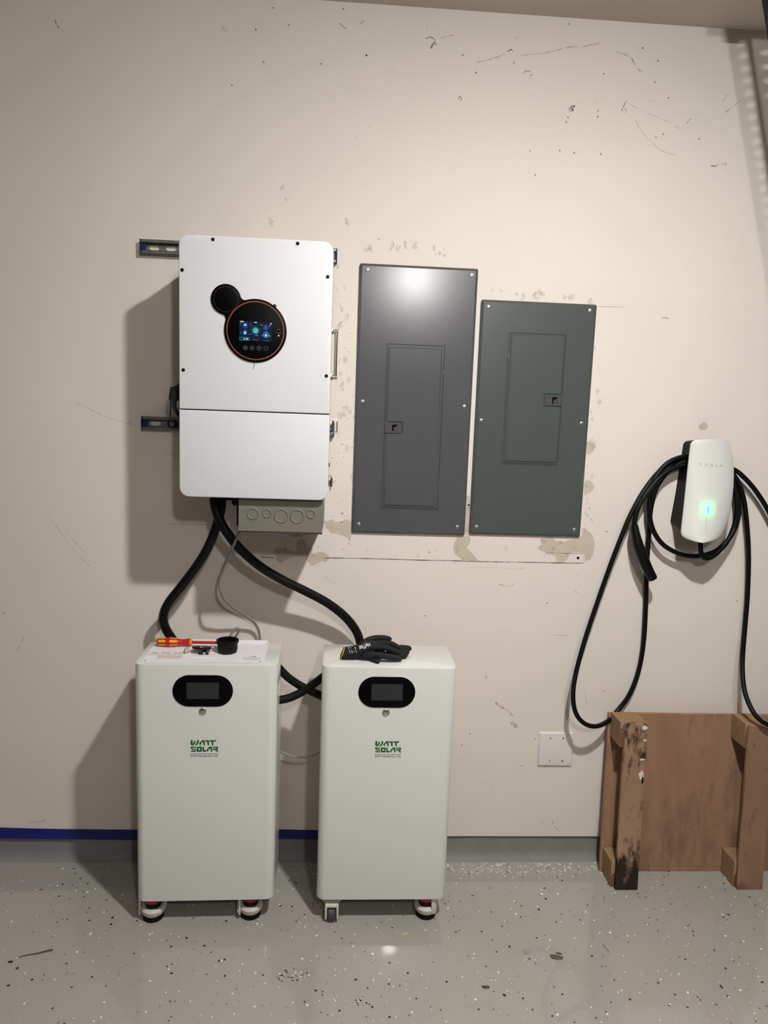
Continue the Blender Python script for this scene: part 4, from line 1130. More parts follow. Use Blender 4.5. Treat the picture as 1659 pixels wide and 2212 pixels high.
letter([(505, 605, 345, 364), (505, 605, 393, 412), (505, 605, 440, 458)])
letter([(730, 840, 352, 371), (735, 848, 396, 415), (732, 846, 446, 465), (730, 750, 352, 415), (828, 848, 396, 465)])
letter([(955, 978, 366, 470), (955, 1058, 450, 470)])
letter([(1180, 1285, 374, 393), (1180, 1288, 412, 432), (1180, 1202, 412, 476), (1266, 1288, 412, 476)])
ld0 = [(1.164,-0.122,1.2963),(1.1632,-0.122,1.274)]
pts = [Vector(ld0[0]).lerp(Vector(ld0[1]), i / 6) for i in range(7)]
pts = [(p.x, snap(bv, p.x, p.z, .0042, -.12), p.z) for p in pts]
G().tube(pts, [.0010, .0017, .0018, .0017, .0015, .0012, .0006], 10).mk('status_light', M['led'], face)
gl2 = [(1.1606,-0.125,1.2684),(1.1577,-0.125,1.2116)]
pts = [Vector(gl2[0]).lerp(Vector(gl2[1]), i / 8) for i in range(9)]
g = G()
g.loft([[(p.x - .0004, snap(bv, p.x, p.z, .0003, -.13), p.z), (p.x + .0004, snap(bv, p.x, p.z, .0003, -.13), p.z)] for p in pts], False, False, False)
g.mk('light_slit', M['lettering_grey'], face, smooth=False)
CR = 0.0078
path = [(1.1718,-0.075,1.1806),(1.1688,-0.085,1.1593),(1.1743,-0.085,1.1349),(1.1925,-0.08,1.1189),(1.2251,-0.07,1.127),(1.2729,-0.05,1.1647),(1.298,-0.045,1.2237),(1.3008,-0.045,1.2872),(1.2869,-0.04,1.3553),(1.2551,-0.03,1.4116),(1.2038,-0.014,1.4424),(1.1169,-0.03,1.4467),(1.0524,-0.04,1.421),(1.0121,-0.045,1.3627),(1.0034,-0.045,1.2863),(1.021,-0.045,1.21),(1.062,-0.045,1.1553),(1.1247,-0.045,1.1241),(1.1883,-0.045,1.1195),(1.2498,-0.05,1.1439),(1.2914,-0.05,1.1995),(1.3179,-0.03,1.2655),(1.3054,-0.02,1.3461),(1.2598,-0.018,1.4139),(1.1842,-0.02,1.4498),(1.1183,-0.022,1.4402),(1.0517,-0.03,1.4112),(0.994,-0.04,1.3464),(0.9448,-0.05,1.2578),(0.9149,-0.05,1.1694),(0.8875,-0.045,1.0699),(0.856,-0.045,0.9528),(0.821,-0.055,0.8311),(0.7941,-0.07,0.7238),(0.7837,-0.085,0.6491),(0.7936,-0.092,0.5909),(0.8237,-0.09,0.5531),(0.8684,-0.075,0.5337),(0.9187,-0.05,0.5377),(0.9683,-0.016,0.5649),(1.0067,-0.014,0.6231),(1.0297,-0.016,0.7072),(1.038,-0.018,0.8067),(1.0347,-0.018,0.9364),(1.026,-0.018,1.072),(1.0227,-0.02,1.1904),(1.0204,-0.025,1.2811),(1.0352,-0.03,1.3528),(1.08,-0.03,1.4091),(1.1499,-0.028,1.4385),(1.2387,-0.025,1.429),(1.2953,-0.025,1.3849),(1.3262,-0.03,1.3216),(1.3486,-0.03,1.2321),(1.3668,-0.03,1.1224),(1.3774,-0.03,0.9951),(1.3776,-0.035,0.8916),(1.3719,-0.05,0.7743),(1.3639,-0.08,0.7038),(1.3648,-0.11,0.6542),(1.3793,-0.145,0.6098),(1.4174,-0.16,0.5833),(1.4949,-0.14,0.5685),(1.5644,-0.11,0.621),(1.5762,-0.08,0.7558),(1.5429,-0.05,0.9558),(1.4854,-0.04,1.1432),(1.4294,-0.038,1.2511),(1.3741,-0.036,1.3298),(1.322,-0.034,1.3834),(1.277,-0.03,1.4123),(1.1961,-0.032,1.4251),(1.1166,-0.036,1.4198),(1.0467,-0.045,1.391),(0.9947,-0.055,1.3359),(0.9621,-0.06,1.2779),(0.9536,-0.06,1.2335),(0.9558,-0.06,1.2075)]
G().tube(spline(path, 6), CR, 12).mk('charging_cable', M['rubber'], wc)
hp = [(0.9547,-0.06,1.2198,0.0105),(0.9566,-0.06,1.2076,0.0125),(0.9614,-0.062,1.1866,0.014),(0.9721,-0.066,1.1507,0.0165),(0.9885,-0.068,1.113,0.0175),(1.0072,-0.068,1.0762,0.017),(1.0236,-0.068,1.0502,0.016),(1.0281,-0.068,1.0433,0.0145)]
hs = spline([Vector(p) for p in [q[:3] for q in hp]], 4)
rs = spline([(q[3], 0, 0) for q in hp], 4)
g = G(); g.tube(hs, [r_.x for r_ in rs], 18)
g.mk('charge_handle', M['black_plastic'], wc)
G().tube(spline([Vector(p) for p in [(0.9722,-0.082,1.143),(0.9858,-0.085,1.1133),(1.0009,-0.085,1.0829)]], 5), .004, 8).mk('handle_button', M['rubber'], wc)

# ================================================================== plywood pallet leaning on the wall
TH = math.atan2(0.030, 0.57)
def pt(x, dd, h):
    return (x, -0.058 - dd * math.cos(TH) + h * math.sin(TH), h * math.cos(TH) + dd * math.sin(TH) * 0.0 + 0.0003)
pal = thing('pallet', 'brown plywood pallet leaning upright against the wall', 'pallet', (1.2, -0.11, 0))
def pbox(name, x0, x1, d0, d1, h0, h1, material, bev=.0012, rag=0.0, seed=0):
    bm = bmesh.new(); bmesh.ops.create_cube(bm, size=1)
    for v in bm.verts:
        v.co = Vector((x0 + (v.co.x + .5) * (x1 - x0), d0 + (v.co.y + .5) * (d1 - d0), h0 + (v.co.z + .5) * (h1 - h0)))
    bmesh.ops.bevel(bm, geom=list(bm.edges), offset=bev, segments=1, affect='EDGES')
    if rag:
        bmesh.ops.subdivide_edges(bm, edges=[e for e in bm.edges if e.calc_length() > .05], cuts=10, use_grid_fill=True)
        rn = random.Random(seed)
        for v in bm.verts: v.co += Vector((rn.uniform(-rag, rag), rn.uniform(-rag, rag) * .3, rn.uniform(-rag, rag)))
    bm.verts.index_update()
    vs = [pt(v.co.x, v.co.y, v.co.z) for v in bm.verts]; fs = [[v.index for v in f.verts] for f in bm.faces]
    bm.free()
    return mk(name, vs, fs, material, pal)
pbox('deck_board', .929, 1.56, 0, .011, 0, .566, M['sheet_wood'], .001, .0006, 1)
SD0, SD1, SD2 = .0112, .0960, .1100
for bx in (.9365, 1.3625):
    pbox('spacer_block', bx, bx + .088, SD0, SD1, .488, .571, M['ply_edge'], .0008)
    pbox('spacer_block', bx, bx + .088, SD0, SD1 - .002, .0002, .088, M['ply_edge'], .0008)
sl1 = pbox('slat', .9475, 1.0240, SD1 + .0002, SD2, -.0001, .573, M['slat_dirty'], .0012, .0006, 2)
sl2 = pbox('slat', 1.3680, 1.4570, SD1 + .0002, SD2, -.0001, .570, M['slat_clean'], .0012, .0006, 3)
for k, (u, h, sx, sz) in enumerate([(1.0125, .561, .010, .008), (1.0160, .517, .007, .004), (1.0110, .452, .010, .004), (1.0120, .400, .010, .016), (1.0160, .385, .004, .020)]):
    rn = random.Random(k)
    out = [(u + sx * rn.uniform(.6, 1.1) * math.cos(i * .5236), h + sz * rn.uniform(.5, 1.2) * math.sin(i * .5236)) for i in range(12)]
    out = [(min(a, 1.0228), b) for a, b in out]
    v, f = fill2d([out], .0004)
    mk('paint_splash', [pt(a, SD2 + .0009 - c, b) for a, b, c in v], f, M['dust'] if k < 4 else M['hole'], sl1, smooth=False)

# ================================================================== battery cabinets
LOGO = [
 [(230,150),(250,132),(318,132),(318,285),(345,285),(362,190),(385,172),(440,172),(440,230),(428,262),(360,365),(265,365),(230,315)],
 [(500,132),(580,132),(580,245),(478,370),(415,370),(415,350),(500,240)],
 [(592,272),(715,135),(830,135),(830,375),(800,375),(760,320),(760,215),(735,215),(660,300),(660,370),(635,370),(595,320)],
 [(850,135),(1010,135),(1010,375),(985,375),(935,325),(935,205),(850,205)],
 [(1035,135),(1330,135),(1265,205),(1190,205),(1190,375),(1165,375),(1118,325),(1118,205),(1035,205)],
 [(225,430),(455,430),(455,480),(320,480),(320,525),(455,525),(455,575),(315,575),(225,490)],
 [(225,605),(455,605),(455,660),(280,660)],
 [(730,430),(770,430),(800,465),(800,590),(905,590),(885,660),(755,660),(730,635)],
 [(912,560),(1015,430),(1140,430),(1140,660),(1110,660),(1070,615),(1070,505),(1045,505),(975,585),(975,660),(945,660),(914,610)],
 [(1165,430),(1365,430),(1412,485),(1355,570),(1412,660),(1335,660),(1275,578),(1165,578),(1165,522),(1310,522),(1310,482),(1165,482)]]
CT, CB = 0.8155, 0.0765
def caster(t, x, y, swivel, kind, top):
    """levelling caster in cabinet coordinates"""
    c = Matrix.Translation((x, y, 0)) @ Matrix.Rotation(swivel, 4, 'Z')
    if kind == 'pad':
        g = G().lathe([(.030, top - .0003), (.030, top - .006), (.018, top - .008), (.018, top - .0115)], 28, 'z', (0, 0, 0), c)
        # bowl-shaped housing that carries the wheel
        g.lathe([(.0265, .0400), (.0315, .0405), (.0365, .0340), (.0350, .0230), (.0300, .0165), (.0250, .0180), (.0255, .0360)], 36, 'z', (0, 0, 0), c)
        for s_ in (-1, 1):
            g.box(s_ * .0330 - .0035, s_ * .0330 + .0035, .004, .020, .022, top - .006, .002, 2, c)
        br = g.mk('caster_housing', M['caster_white'], t)
        g = G().box(-.0415, -.0345, -.016, .006, .016, top - .010, .003, 2, c)
        g.lathe([(.007, -.0435), (.007, -.0345)], 18, 'x', (0, -.006, .026), c)
        g.mk('side_arm', M['caster_white'], br)
        g = G(); k = 16; L1_ = []
        for zz in (top - .0115, top - .0225):
            L1_.append([c @ Vector(((.0250 if i % 2 else .0218) * math.cos(math.pi * i / k), (.0250 if i % 2 else .0218) * math.sin(math.pi * i / k), zz)) for i in range(2 * k)])
        g.loft(L1_); g.mk('thumbwheel', M['red'], br, smooth=False)
        G().lathe([(.0230, top - .0225), (.0235, .034), (.0235, .020), (.0285, .0155), (.031, .010), (.031, .0008), (.026, .0005)], 32, 'z', (0, 0, 0), c).mk('foot_pad', M['rubber'], br)
    else:
        g = G().lathe([(.030, top - .0003), (.030, top - .007), (.026, top - .010), (.034, top - .014), (.030, top - .034), (.018, top - .036)], 28, 'z', (0, .020, 0), c)
        br = g.mk('caster_housing', M['caster_white'], t)
        g = G()
        for s in (-1, 1):
            g.box(s * .0175 - .0035, s * .0175 + .0035, -.036, .004, .012, .056, .003, 2, c)
        g.box(-.021, .021, -.036, .004, .051, .060, .0035, 2, c)
        g.mk('fork', M['caster_white'], br)
        G().lathe([(.020, -.0115), (.0245, -.009), (.0245, .009), (.020, .0115)], 28, 'x', (0, -.016, .0247), c).mk('wheel', M['wheel'], br)
    return br
def cabinet(label, xc, wd, rotz, dz, disp_c, disp_w, disp_h, scr, btn, logo, casters, yfront):
    D = 0.205
    t = thing('battery_cabinet', label, 'battery cabinet', (xc, yfront, 0), 'wheeled battery cabinets', rotz, local=True)
    # plan outline: rounded front corners, square back
    def plan(ins=0.0):
        rr = .026 - ins; out = []
        a0, a1, b0, b1 = -wd / 2 + ins, wd / 2 - ins, ins, D - ins
        for cx, cy, st in ((a0 + rr, b0 + rr, 180), (a1 - rr, b0 + rr, 270)):
            for k in range(11):
                a = R(st + 9 * k); out.append((cx + rr * math.cos(a), cy + rr * math.sin(a)))
        out += [(a1, b1), (a0, b1)]
        return out
    g = G()
    loops = []
    for ins, z in ((.0015, CB + dz), (0, CB + dz + .0015), (0, CT + dz - .0022), (.0006, CT + dz - .0008), (.0022, CT + dz)):
        loops.append([(x, y, z) for x, y in plan(ins)])
    g.loft(loops)
    body = g.mk('cabinet_body', M['white_cab'], t, angle=40)
    dx, dzc = disp_c
    dp = G().slab(lambda ins: slot(dx, dzc, disp_w / 2 - disp_h / 2, disp_h / 2 - ins, 20), .0005, -.0022, .0006, 2).mk('display_panel', M['black'], t)
    G().box(scr[0], scr[1], -.0026, -.0018, scr[2], scr[3]).mk('screen', M['screen_off'], dp, smooth=False)
    bt = G().lathe([(.0108, .0005), (.0108, -.0016), (.0095, -.0026), (.0082, -.0026), (.0078, -.0016), (.0070, -.0020)], 28, 'y', (btn[0], 0, btn[1])).mk('power_button', M['steel'], t)
    x0, x1, zt_, zl = logo
    k = (x1 - x0) / (1412 - 215)
    cv = lambda q: (x0 + (q[0] - 215) * k, zt_ - (q[1] - 132) * k)
    lg = None
    for P in LOGO:
        g = G(); plate_xz(g, [[cv(q) for q in P]], -.0004, .0004)
        o = g.mk('logo_letter', M['green'], t, smooth=False)
    g = G()
    oo = [(485,450),(505,430),(685,430),(705,450),(705,640),(685,660),(505,660),(485,640)]
    plate_xz(g, [[cv(q) for q in oo], [cv((597 + 42 * math.cos(a * .3927), 540 + 42 * math.sin(a * .3927))) for a in range(16)]], -.0004, .0004)
    g.mk('logo_letter', M['green'], t, smooth=False)
    g = G().box(x0, x1, -.0004, .0002, cv((0, 766))[1], cv((0, 750))[1]); g.mk('logo_rule', M['print_dark'], t, smooth=False)
    v, f = text_vf('WATT SOLAR CO.,LTD.', .0066, .0004, 1.08, 'LEFT', .00008)
    wv_ = max(q[0] for q in v) - min(q[0] for q in v)
    sx = (x1 - x0) / wv_
    mk('company_name', [(x0 + a * sx, -.0003 - d, cv((0, 886))[1] + b) for a, b, d in v], f, M['print_dark'], t, smooth=False)
    for cxx, cyy, sw, kd in casters:
        caster(t, cxx, cyy, sw, kd, CB + dz)
    return t
x1c = -0.3770
cabA = cabinet('white wheeled battery cabinet on the left, with screwdriver and white cover plate on top', x1c, .4075, R(1.2), 0.0012,
    (-.0085, .7392), .1715, .0940, (-.0545, .0375, .7153, .7646), (-.0090, .6773), (-.0445, .0368, .5888, .5330),
    [(-.163, .040, R(0), 'pad'), (.131, .042, R(20), 'pad'), (-.160, .165, R(40), 'pad'), (.150, .165, R(10), 'pad')], -.3165)
x2c = .1530
cabB = cabinet('white wheeled battery cabinet on the right, with black gloves on top', x2c, .3960, 0, 0.0005,
    (-.0065, .7416), .1673, .0935, (-.0520, .0400, .7169, .7669), (-.0068, .6790), (-.0360, .0435, .5898, .5357),
    [(-.150, .034, 0, 'wheel'), (.1445, .040, R(-75), 'pad'), (-.150, .165, R(30), 'pad'), (.150, .165, R(10), 'pad')], -.3150)

# ================================================================== cables
def cable(name, pts, r_, material, label, cat='cable', n=14, per=8, group=None):
    o = G().tube(spline(pts, per), r_, n).mk(name, material)
    return tag(o, label, cat, group)
cable('battery_cable', [(-0.364,-0.15,1.2785),(-0.3639,-0.15,1.2574),(-0.3727,-0.146,1.2141),(-0.3972,-0.14,1.1439),(-0.4341,-0.13,1.076),(-0.491,-0.115,0.9966),(-0.5345,-0.1,0.9384),(-0.5543,-0.085,0.8918),(-0.5524,-0.07,0.8494),(-0.5331,-0.06,0.8082),(-0.5079,-0.055,0.7683),(-0.4963,-0.055,0.6983)], .0142, M['rubber'],
      'thick black cable curving from the inverter down behind the left battery cabinet', group='thick black battery cables')
cable('battery_cable', [(-0.3834,-0.165,1.2811),(-0.3792,-0.165,1.2546),(-0.3667,-0.165,1.2171),(-0.3421,-0.162,1.1735),(-0.3039,-0.155,1.1247),(-0.2492,-0.14,1.0724),(-0.1865,-0.12,1.0284),(-0.1076,-0.1,0.985),(-0.0413,-0.085,0.9463),(0.0147,-0.07,0.9004),(0.0506,-0.06,0.8562),(0.0685,-0.055,0.8175),(0.0761,-0.052,0.7694),(0.0781,-0.052,0.706)], .0142, M['rubber'],
      'thick black cable sweeping from the inverter down behind the right battery cabinet', group='thick black battery cables')
cable('grey_data_cable', [(-0.3021,-0.2,1.1837),(-0.3156,-0.19,1.1551),(-0.3349,-0.17,1.1111),(-0.3591,-0.14,1.0611),(-0.3713,-0.125,1.0179),(-0.3685,-0.115,0.9786),(-0.3494,-0.09,0.9366),(-0.3021,-0.05,0.8867),(-0.273,-0.03,0.8549),(-0.26,-0.022,0.8213),(-0.2577,-0.025,0.7782),(-0.2566,-0.03,0.7404)], .0042, M['grey_cable'],
      'thin grey cable hanging from the wiring box to behind the left cabinet', n=10)
cable('grey_data_cable', [(-0.3516,-0.098,0.7933),(-0.3477,-0.096,0.8172),(-0.3408,-0.094,0.838),(-0.3299,-0.09,0.8522),(-0.32,-0.088,0.8563),(-0.3173,-0.086,0.8481),(-0.3233,-0.084,0.8336),(-0.3341,-0.08,0.8168),(-0.342,-0.075,0.7857)], .0036, M['grey_cable'],
      'small loop of grey cable rising behind the black cup', n=10)
cable('link_cable', [(-0.1906,-0.155,0.7614),(-0.1774,-0.155,0.7451),(-0.1541,-0.153,0.7205),(-0.1207,-0.148,0.6948),(-0.087,-0.146,0.6761),(-0.0515,-0.15,0.6614),(-0.0324,-0.15,0.654)], .0128, M['rubber'],
      'black link cable sloping down from the left cabinet to the right cabinet', group='crossed black link cables')
cable('link_cable', [(-0.1936,-0.182,0.6546),(-0.1765,-0.182,0.6578),(-0.1453,-0.18,0.6649),(-0.1115,-0.176,0.6803),(-0.0789,-0.176,0.7034),(-0.0479,-0.178,0.7302),(-0.0324,-0.178,0.7424)], .0128, M['rubber'],
      'black link cable sloping up from the left cabinet to the right cabinet', group='crossed black link cables')
cable('signal_cable', [(-0.1942,-0.15,0.49),(-0.1824,-0.15,0.4792),(-0.1648,-0.148,0.4674),(-0.1309,-0.146,0.4541),(-0.1014,-0.145,0.4507),(-0.072,-0.146,0.4578),(-0.047,-0.148,0.47),(-0.0354,-0.15,0.4789)], .0032, M['grey_cable'],
      'thin grey cable sagging between the two battery cabinets', n=10)

# ================================================================== on the left cabinet
PT = CT + 0.0012
t = thing('cover_plate', 'white metal cover plate lying upside down on the left cabinet', 'cover plate', (-.39, -.21, PT))
cn = [(-.5660, -.3000), (-.2160, -.2950), (-.2185, -.1150), (-.5660, -.1180)]
g = G()
zp0, zp1 = PT + .0002, PT + .0016
g.loft([[(x, y, zp0) for x, y in cn], [(x, y, zp1) for x, y in cn]])
pls = g.mk('sheet', M['sheet'], t, smooth=False)
fl_ = [(-.562, -.1195), (-.2225, -.1170), (-.2225, -.1155), (-.562, -.1180)]
G().loft([[(x, y, zp0) for x, y in fl_], [(x, y, zp1 + .009) for x, y in fl_]]).mk('rear_flange', M['sheet'], t, smooth=False)
G().box(-.553, -.228, -.2985, -.2972, zp1 - .0004, zp1 + .0012).mk('front_hem', M['sheet'], t, smooth=False)
def flat_text(body, px, size):
    v, f = text_vf(body, size, .0003, 1.0, 'CENTER', .0001)
    return mk('printed_word', [(px[0] - a, px[1] - b + size * .35, zp1 + .0003 + d) for a, b, d in v], f, M['print_grey'], t, smooth=False)
wp = [(-0.5455,-0.2262,0.8183),(-0.5121,-0.2237,0.8183),(-0.4774,-0.2237,0.8183),(-0.2529,-0.245,0.8183)]
for wd_, p in zip(('GEN', 'LOAD', 'GRID', 'BAT'), wp): flat_text(wd_, p, .0105)
a, b, c_, d_ = [(-0.5663,-0.2395,0.8183),(-0.4579,-0.2343,0.8183),(-0.4588,-0.2728,0.8183),(-0.5286,-0.276,0.8183)]
g = G(); g.box(a[0], b[0], a[1] - .0008, a[1] + .0008, zp1, zp1 + .0003); g.mk('printed_rule', M['print_grey'], t, smooth=False)
g = G(); g.box(d_[0], c_[0], c_[1], a[1] - .006, zp1, zp1 + .0003); g.mk('printed_band', M['beige_print'], t, smooth=False)
for r0 in [(-0.2813,-0.2565,0.8183),(-0.2797,-0.2685,0.8183)]:
    g = G(); g.box(r0[0], r0[0] + .053, r0[1] - .0010, r0[1] + .0010, zp1, zp1 + .0003); g.mk('printed_rule', M['print_grey'], t, smooth=False)
for p in ((-.556, -.292), (-.226, -.288), (-.224, -.125)):
    G().lathe([(.003, zp1 + .0004), (.003, zp1), ], 12, 'z', (p[0], p[1], 0)).mk('rivet_hole', M['print_grey'], t, smooth=False)
# screwdriver
ry = -.1660; rz = zp1 + .0152
ha_, hb_, hc_ = [(-0.5548,-0.166,0.8261),(-0.4534,-0.166,0.8264),(-0.3549,-0.166,0.8281)]
HX0, HX1, HX2 = ha_[0], hb_[0], hc_[0]
HL = HX1 - HX0
t = thing('screwdriver', 'red and yellow insulated screwdriver lying on the white cover plate', 'screwdriver', (HX0 + HL / 2, ry, zp1))
prof = [(.0040, 0), (.0085, .0012), (.0112, .005), (.0128, .030), (.0148, .034 * HL / .096), (.0128, .045 * HL / .096), (.0112, .060 * HL / .096), (.0092, .068 * HL / .096), (.0090, .078 * HL / .096), (.0110, .090 * HL / .096), (.0120, .0945 * HL / .096), (.0105, HL - .0006), (.0040, HL)]
G().lathe([(r_, HX0 + h) for r_, h in prof], 28, 'x', (0, ry, rz)).mk('handle', M['red'], t, angle=60)
def hrad(h):
    for (r0, h0), (r1_, h1) in zip(prof, prof[1:]):
        if h0 <= h <= h1: return r0 + (r1_ - r0) * (h - h0) / max(h1 - h0, 1e-6)
    return .01
def pad(h0, h1, a0, wdt):
    g = G(); vs = []; fs = []; nu, nv = 12, 7
    for i in range(nu):
        u = i / (nu - 1); h = h0 + (h1 - h0) * u
        e = 1 - abs(2 * u - 1) ** 5 * .55
        for j in range(nv):
            a = a0 + wdt * e * (j / (nv - 1) - .5)
            rr = hrad(h) + .0005
            vs.append((HX0 + h, ry + rr * math.cos(a), rz + rr * math.sin(a)))
    for i in range(nu - 1):
        for j in range(nv - 1): fs.append((i * nv + j, i * nv + j + 1, (i + 1) * nv + j + 1, (i + 1) * nv + j))
    mk('grip_pad', vs, fs, M['yellow'], t, angle=80)
for k in range(6):
    a0 = R(154 + 60 * k)
    pad(.006, .0295, a0, R(36)); pad(.039 * HL / .096, .062 * HL / .096, a0, R(36))
G().lathe([(.0098, HX1 - .001), (.0104, HX1 + .001), (.0104, HX1 + .0022), (.0085, HX1 + .003), (.0092, HX1 + .0042), (.0092, HX1 + .0052), (.005, HX1 + .006)], 24, 'x', (0, ry, rz)).mk('collar', M['yellow'], t)
G().lathe([(.0046, HX1 + .004), (.0046, HX2), (.0036, HX2 + .001)], 16, 'x', (0, ry, rz)).mk('shaft', M['red'], t)
G().lathe([(.003, HX2), (.003, HX2 + .015), (.001, HX2 + .018)], 12, 'x', (0, ry, rz)).mk('tip', M['steel'], t)
# black cup
cu = [(-0.3333,-0.2031,0.8183)][0]
CX, CY, CR_ = cu[0], cu[1] - .004, .0315
tag(G().lathe([(.022, zp1 + .0002), (.0265, zp1 + .0008), (.0285, zp1 + .003), (.0285, zp1 + .007), (.0300, zp1 + .009), (.0300, zp1 + .030), (.0335, zp1 + .032), (.0335, zp1 + .0385), (.0318, zp1 + .0395), (.0285, zp1 + .0395), (.0270, zp1 + .038), (.0265, zp1 + .006), (.010, zp1 + .005)], 44, 'z', (CX, CY, 0)).mk('gland_cup', M['black_plastic'], base=True),
    'black round plastic cup standing on the white cover plate', 'cup')
# gland ring
rc_ = [(-0.4094,-0.211,0.8219)][0]
xf = Matrix.Translation((rc_[0], rc_[1], zp1 + .0135)) @ Matrix.Rotation(R(-13), 4, 'X') @ Matrix.Rotation(R(2), 4, 'Y')
t = thing('gland_ring', 'flat black ring with clip resting on the white cover plate', 'ring', (rc_[0], rc_[1], zp1))
G().lathe([(.0225, -.0030), (.0275, -.0030), (.0290, -.0010), (.0290, .0018), (.0270, .0030), (.0225, .0030)], 40, 'z', (0, 0, 0), xf).lathe([(.0001, -.0022), (.0226, -.0022), (.0226, -.0008), (.0001, -.0008)], 40, 'z', (0, 0, 0), xf).mk('ring', M['black_plastic'], t)
G().box(-.004, .003, -.016, -.004, -.0008, .0038, .001, 2, xf).mk('tab', M['sheet'], t)
g = G().box(rc_[0] - .006, rc_[0] + .024, rc_[1] - .024, rc_[1] - .016, zp1 + .0002, zp1 + .0040, .001, 2)
g.box(rc_[0] + .006, rc_[0] + .016, rc_[1] - .026, rc_[1] + .006, zp1 + .0040, zp1 + .0096, .001, 2)
g.mk('clip', M['black_plastic'], t)
G().lathe([(.0045, rc_[1] - .0275), (.0045, rc_[1] - .024)], 14, 'y', (rc_[0] + .012, 0, zp1 + .0052)).mk('clip_stud', M['steel'], t)
# hex nut
nu_ = [(-0.4506,-0.224,0.8184)][0]
t_ = G()
n6 = 24; outer = []; inner = []
def hexr(a):
    a = (a + math.pi / 6) % (math.pi / 3) - math.pi / 6
    return .0088 * math.cos(math.pi / 6) / math.cos(a)
for i in range(n6):
    a = 2 * math.pi * i / n6
    outer.append((hexr(a) * math.cos(a), hexr(a) * math.sin(a))); inner.append((.0046 * math.cos(a), .0046 * math.sin(a)))
v, f = fill2d([outer, inner], .0075)
xf = Matrix.Translation((nu_[0], nu_[1], zp1 + .0080)) @ Matrix.Rotation(R(28), 4, 'Z') @ Matrix.Rotation(R(30), 4, 'Y')
tag(mk('hex_nut', [xf @ Vector((a, -c, b)) for a, b, c in v], f, M['steel'], base=True, angle=30), 'bright steel hex nut beside the black ring on the cover plate', 'nut')
sq = [(-0.4278,-0.2613,0.8183),(-0.363,-0.2623,0.8183)]
tag(G().box(sq[0][0], sq[1][0], sq[0][1] - .0035, sq[0][1] + .0035, zp1 + .0002, zp1 + .0008).mk('label_strip', mat('label_white', 'f0eeee', 0.5), base=True, smooth=False), 'narrow white label strip in front of the black ring', 'label')

# ================================================================== gloves on the right cabinet
def remeshed(name, g, voxel, material, parent, smooth_it=6):
    o = g.mk(name, material, parent)
    md = o.modifiers.new('r', 'REMESH'); md.mode = 'VOXEL'; md.voxel_size = voxel
    ms = o.modifiers.new('s', 'SMOOTH'); ms.iterations = smooth_it; ms.factor = 0.5
    bpy.context.view_layer.update()
    dg = bpy.context.evaluated_depsgraph_get()
    me = bpy.data.meshes.new_from_object(o.evaluated_get(dg))
    o.modifiers.clear()
    o.data = me
    for p in me.polygons: p.use_smooth = True
    if not me.materials: me.materials.append(material)
    return o
def palm(g, secs, n=22):
    loops = []
    for (x, y, z, rz_, ry_, tilt) in secs:
        l = []
        for k in range(n):
            a = 2 * math.pi * k / n
            dy, dz_ = ry_ * math.cos(a), rz_ * math.sin(a)
            l.append((x, y + dy * math.cos(tilt) - dz_ * math.sin(tilt), z + dy * math.sin(tilt) + dz_ * math.cos(tilt)))
        loops.append(l)
    return g.loft(loops)
def finger(g, pts, radii):
    P = spline([Vector(p) for p in pts], 6)
    n = len(P) - 1
    rr = []
    for i in range(n + 1):
        u = i / n * (len(radii) - 1); k = min(int(u), len(radii) - 2)
        r_ = radii[k] + (radii[k + 1] - radii[k]) * (u - k)
        if n - i < 4: r_ *= (0.45, 0.75, 0.9, 0.98)[n - i]
        rr.append(r_)
    g.tube(P, rr, 12)
ZT = CT + 0.0006
t = thing('work_glove', 'black coated work glove with yellow cuff hem, on top', 'glove', (.20, -.225, ZT + .012), 'pair of black work gloves')
cs = [(0.0155,-0.235,0.8301),(0.0308,-0.235,0.8318),(0.0503,-0.235,0.835),(0.0751,-0.235,0.8442),(0.1001,-0.235,0.8504),(0.1225,-0.235,0.8493)]
g = G()
palm(g, [(cs[0][0], -.235, cs[0][2], .0185, .030, -.15), (cs[1][0], -.235, cs[1][2], .0190, .031, -.2), (cs[2][0], -.236, cs[2][2], .0205, .034, -.25), (cs[3][0], -.233, cs[3][2], .0215, .040, -.35), (cs[4][0], -.230, cs[4][2], .0190, .042, -.35), (cs[5][0], -.228, cs[5][2] - .002, .0140, .036, -.3)])
finger(g, [(0.0757,-0.205,0.8501),(0.1042,-0.19,0.8619),(0.1359,-0.185,0.8638),(0.1647,-0.185,0.8599)], (.013, .0100, .0092, .0082))
finger(g, [(0.0981,-0.215,0.8495),(0.129,-0.212,0.8563),(0.1633,-0.21,0.8533),(0.1884,-0.205,0.8374)], (.012, .0092, .0086, .0078))
finger(g, [(0.1002,-0.238,0.8456),(0.1332,-0.242,0.8533),(0.1641,-0.244,0.8459),(0.1887,-0.24,0.8333)], (.013, .0094, .0090, .0080))
finger(g, [(0.075,-0.256,0.8326),(0.1131,-0.268,0.8375),(0.1546,-0.27,0.8331),(0.1927,-0.264,0.8259)], (.011, .0098, .0096, .0086))
gl1 = remeshed('glove_shell', g, .0018, M['glove'], t, 3)
x_, z_ = cs[0][0], cs[0][2]
def cuff_loop(dx, k):
    return [(x_ + dx + .010 * math.sin(a_) * .6, -.235 + .031 * k * math.cos(a_) , z_ + .0190 * k * math.sin(a_) - .006 * k * math.cos(a_)) for a_ in [2 * math.pi * i / 28 for i in range(28)]]
g = G(); g.tube([Vector(p) for p in cuff_loop(-.002, 1.0)] + [Vector(cuff_loop(-.002, 1.0)[0])], .0016, 8)
g.mk('cuff_hem', M['glove_yellow'], t)
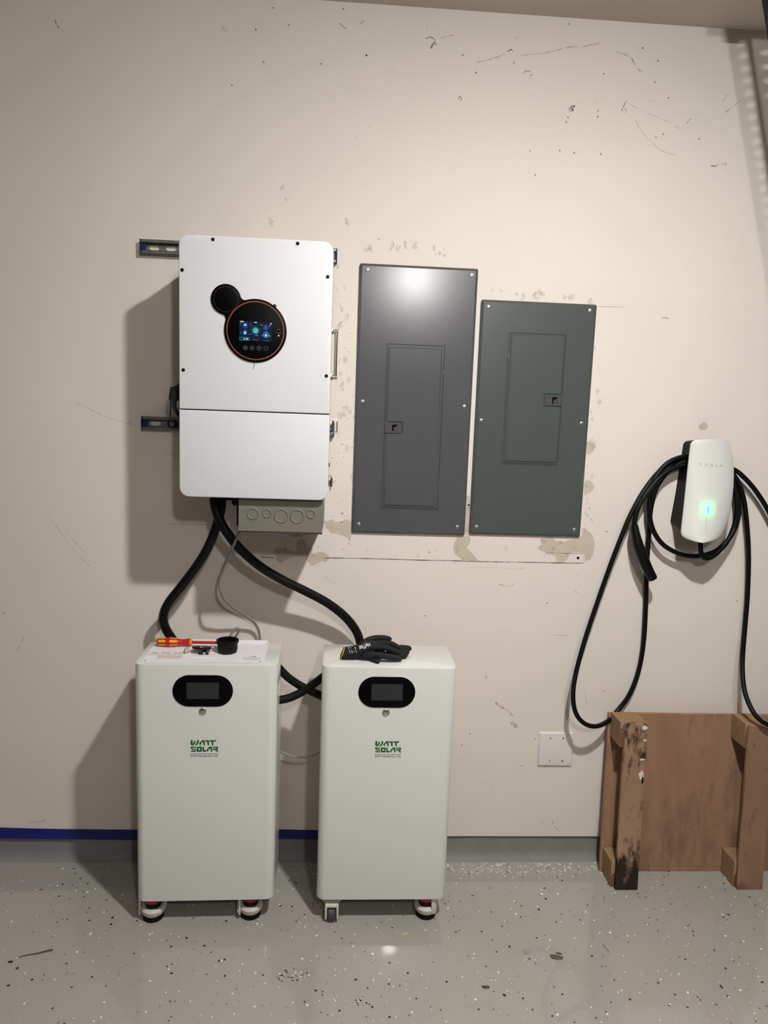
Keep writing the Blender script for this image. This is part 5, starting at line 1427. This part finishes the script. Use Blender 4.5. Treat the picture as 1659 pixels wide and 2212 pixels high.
g = G(); g.loft([cuff_loop(-.003, .93), cuff_loop(-.0035, .90)]); g.mk('cuff_opening', M['hole'], t, smooth=False)  # dark disc closing the cuff, painted as the shade inside it
bv = bvh_of(gl1)
tc_ = [(0.0791,-0.27,0.864)][0]
v, f = text_vf('HyFlex', .0125, .0002, 1.0, 'CENTER', .0003)
ca_, sa_ = math.cos(R(203)), math.sin(R(203))
def on_glove(a, b, off=.0028):
    x = tc_[0] + a * ca_ - b * sa_; z = tc_[2] + a * sa_ + b * ca_
    return (x, snap(bv, x, z, off, -.26), z)
mk('glove_print', [on_glove(a, b - .004) for a, b, d in v], f, M['print_white'], t, smooth=False)
g = G()
rn = random.Random(8)
for row in range(5):
    xx = .022 + row * .0062
    y0 = -.016 + rn.uniform(0, .004)
    for s in range(5):
        if rn.random() < .25: continue
        q0 = y0 + s * .0042
        g.add([on_glove(xx, q0), on_glove(xx + .0016, q0), on_glove(xx + .0016, q0 + .003), on_glove(xx, q0 + .003)], [(0, 1, 2, 3)])
g.mk('glove_print', M['print_white'], t, smooth=False)
t = thing('work_glove', 'second black work glove lying flat underneath with fingers sticking out', 'glove', (.2, -.22, ZT), 'pair of black work gloves')
g = G()
cs = [(0.0451,-0.23,0.8231),(0.0773,-0.23,0.8236),(0.1124,-0.23,0.8256),(0.1432,-0.23,0.8276)]
zc_ = ZT + .0105
palm(g, [(cs[0][0], -.228, zc_, .010, .030, 0), (cs[1][0], -.228, zc_, .010, .036, 0), (cs[2][0], -.222, zc_, .010, .036, 0), (cs[3][0], -.215, zc_, .010, .032, 0)])
def low(pts, z): return [(p[0], p[1], z) for p in pts]
zf = ZT + .0108
finger(g, low([(0.1546,-0.1819,0.826),(0.194,-0.1755,0.826),(0.2285,-0.1781,0.826)], zf + .002), (.0105, .0105, .0095))
finger(g, low([(0.1533,-0.2036,0.826),(0.1917,-0.206,0.826),(0.2185,-0.2089,0.826)], zf), (.0105, .0105, .0095))
finger(g, low([(0.1478,-0.2251,0.826),(0.1823,-0.236,0.826),(0.2102,-0.2388,0.826)], zf), (.0105, .0100, .0085))
finger(g, low([(0.0973,-0.2565,0.826),(0.1131,-0.2761,0.826),(0.1236,-0.2875,0.826)], ZT + .0075), (.0085, .0075, .006))
gl2_ = remeshed('glove_shell', g, .0018, M['glove'], t, 3)
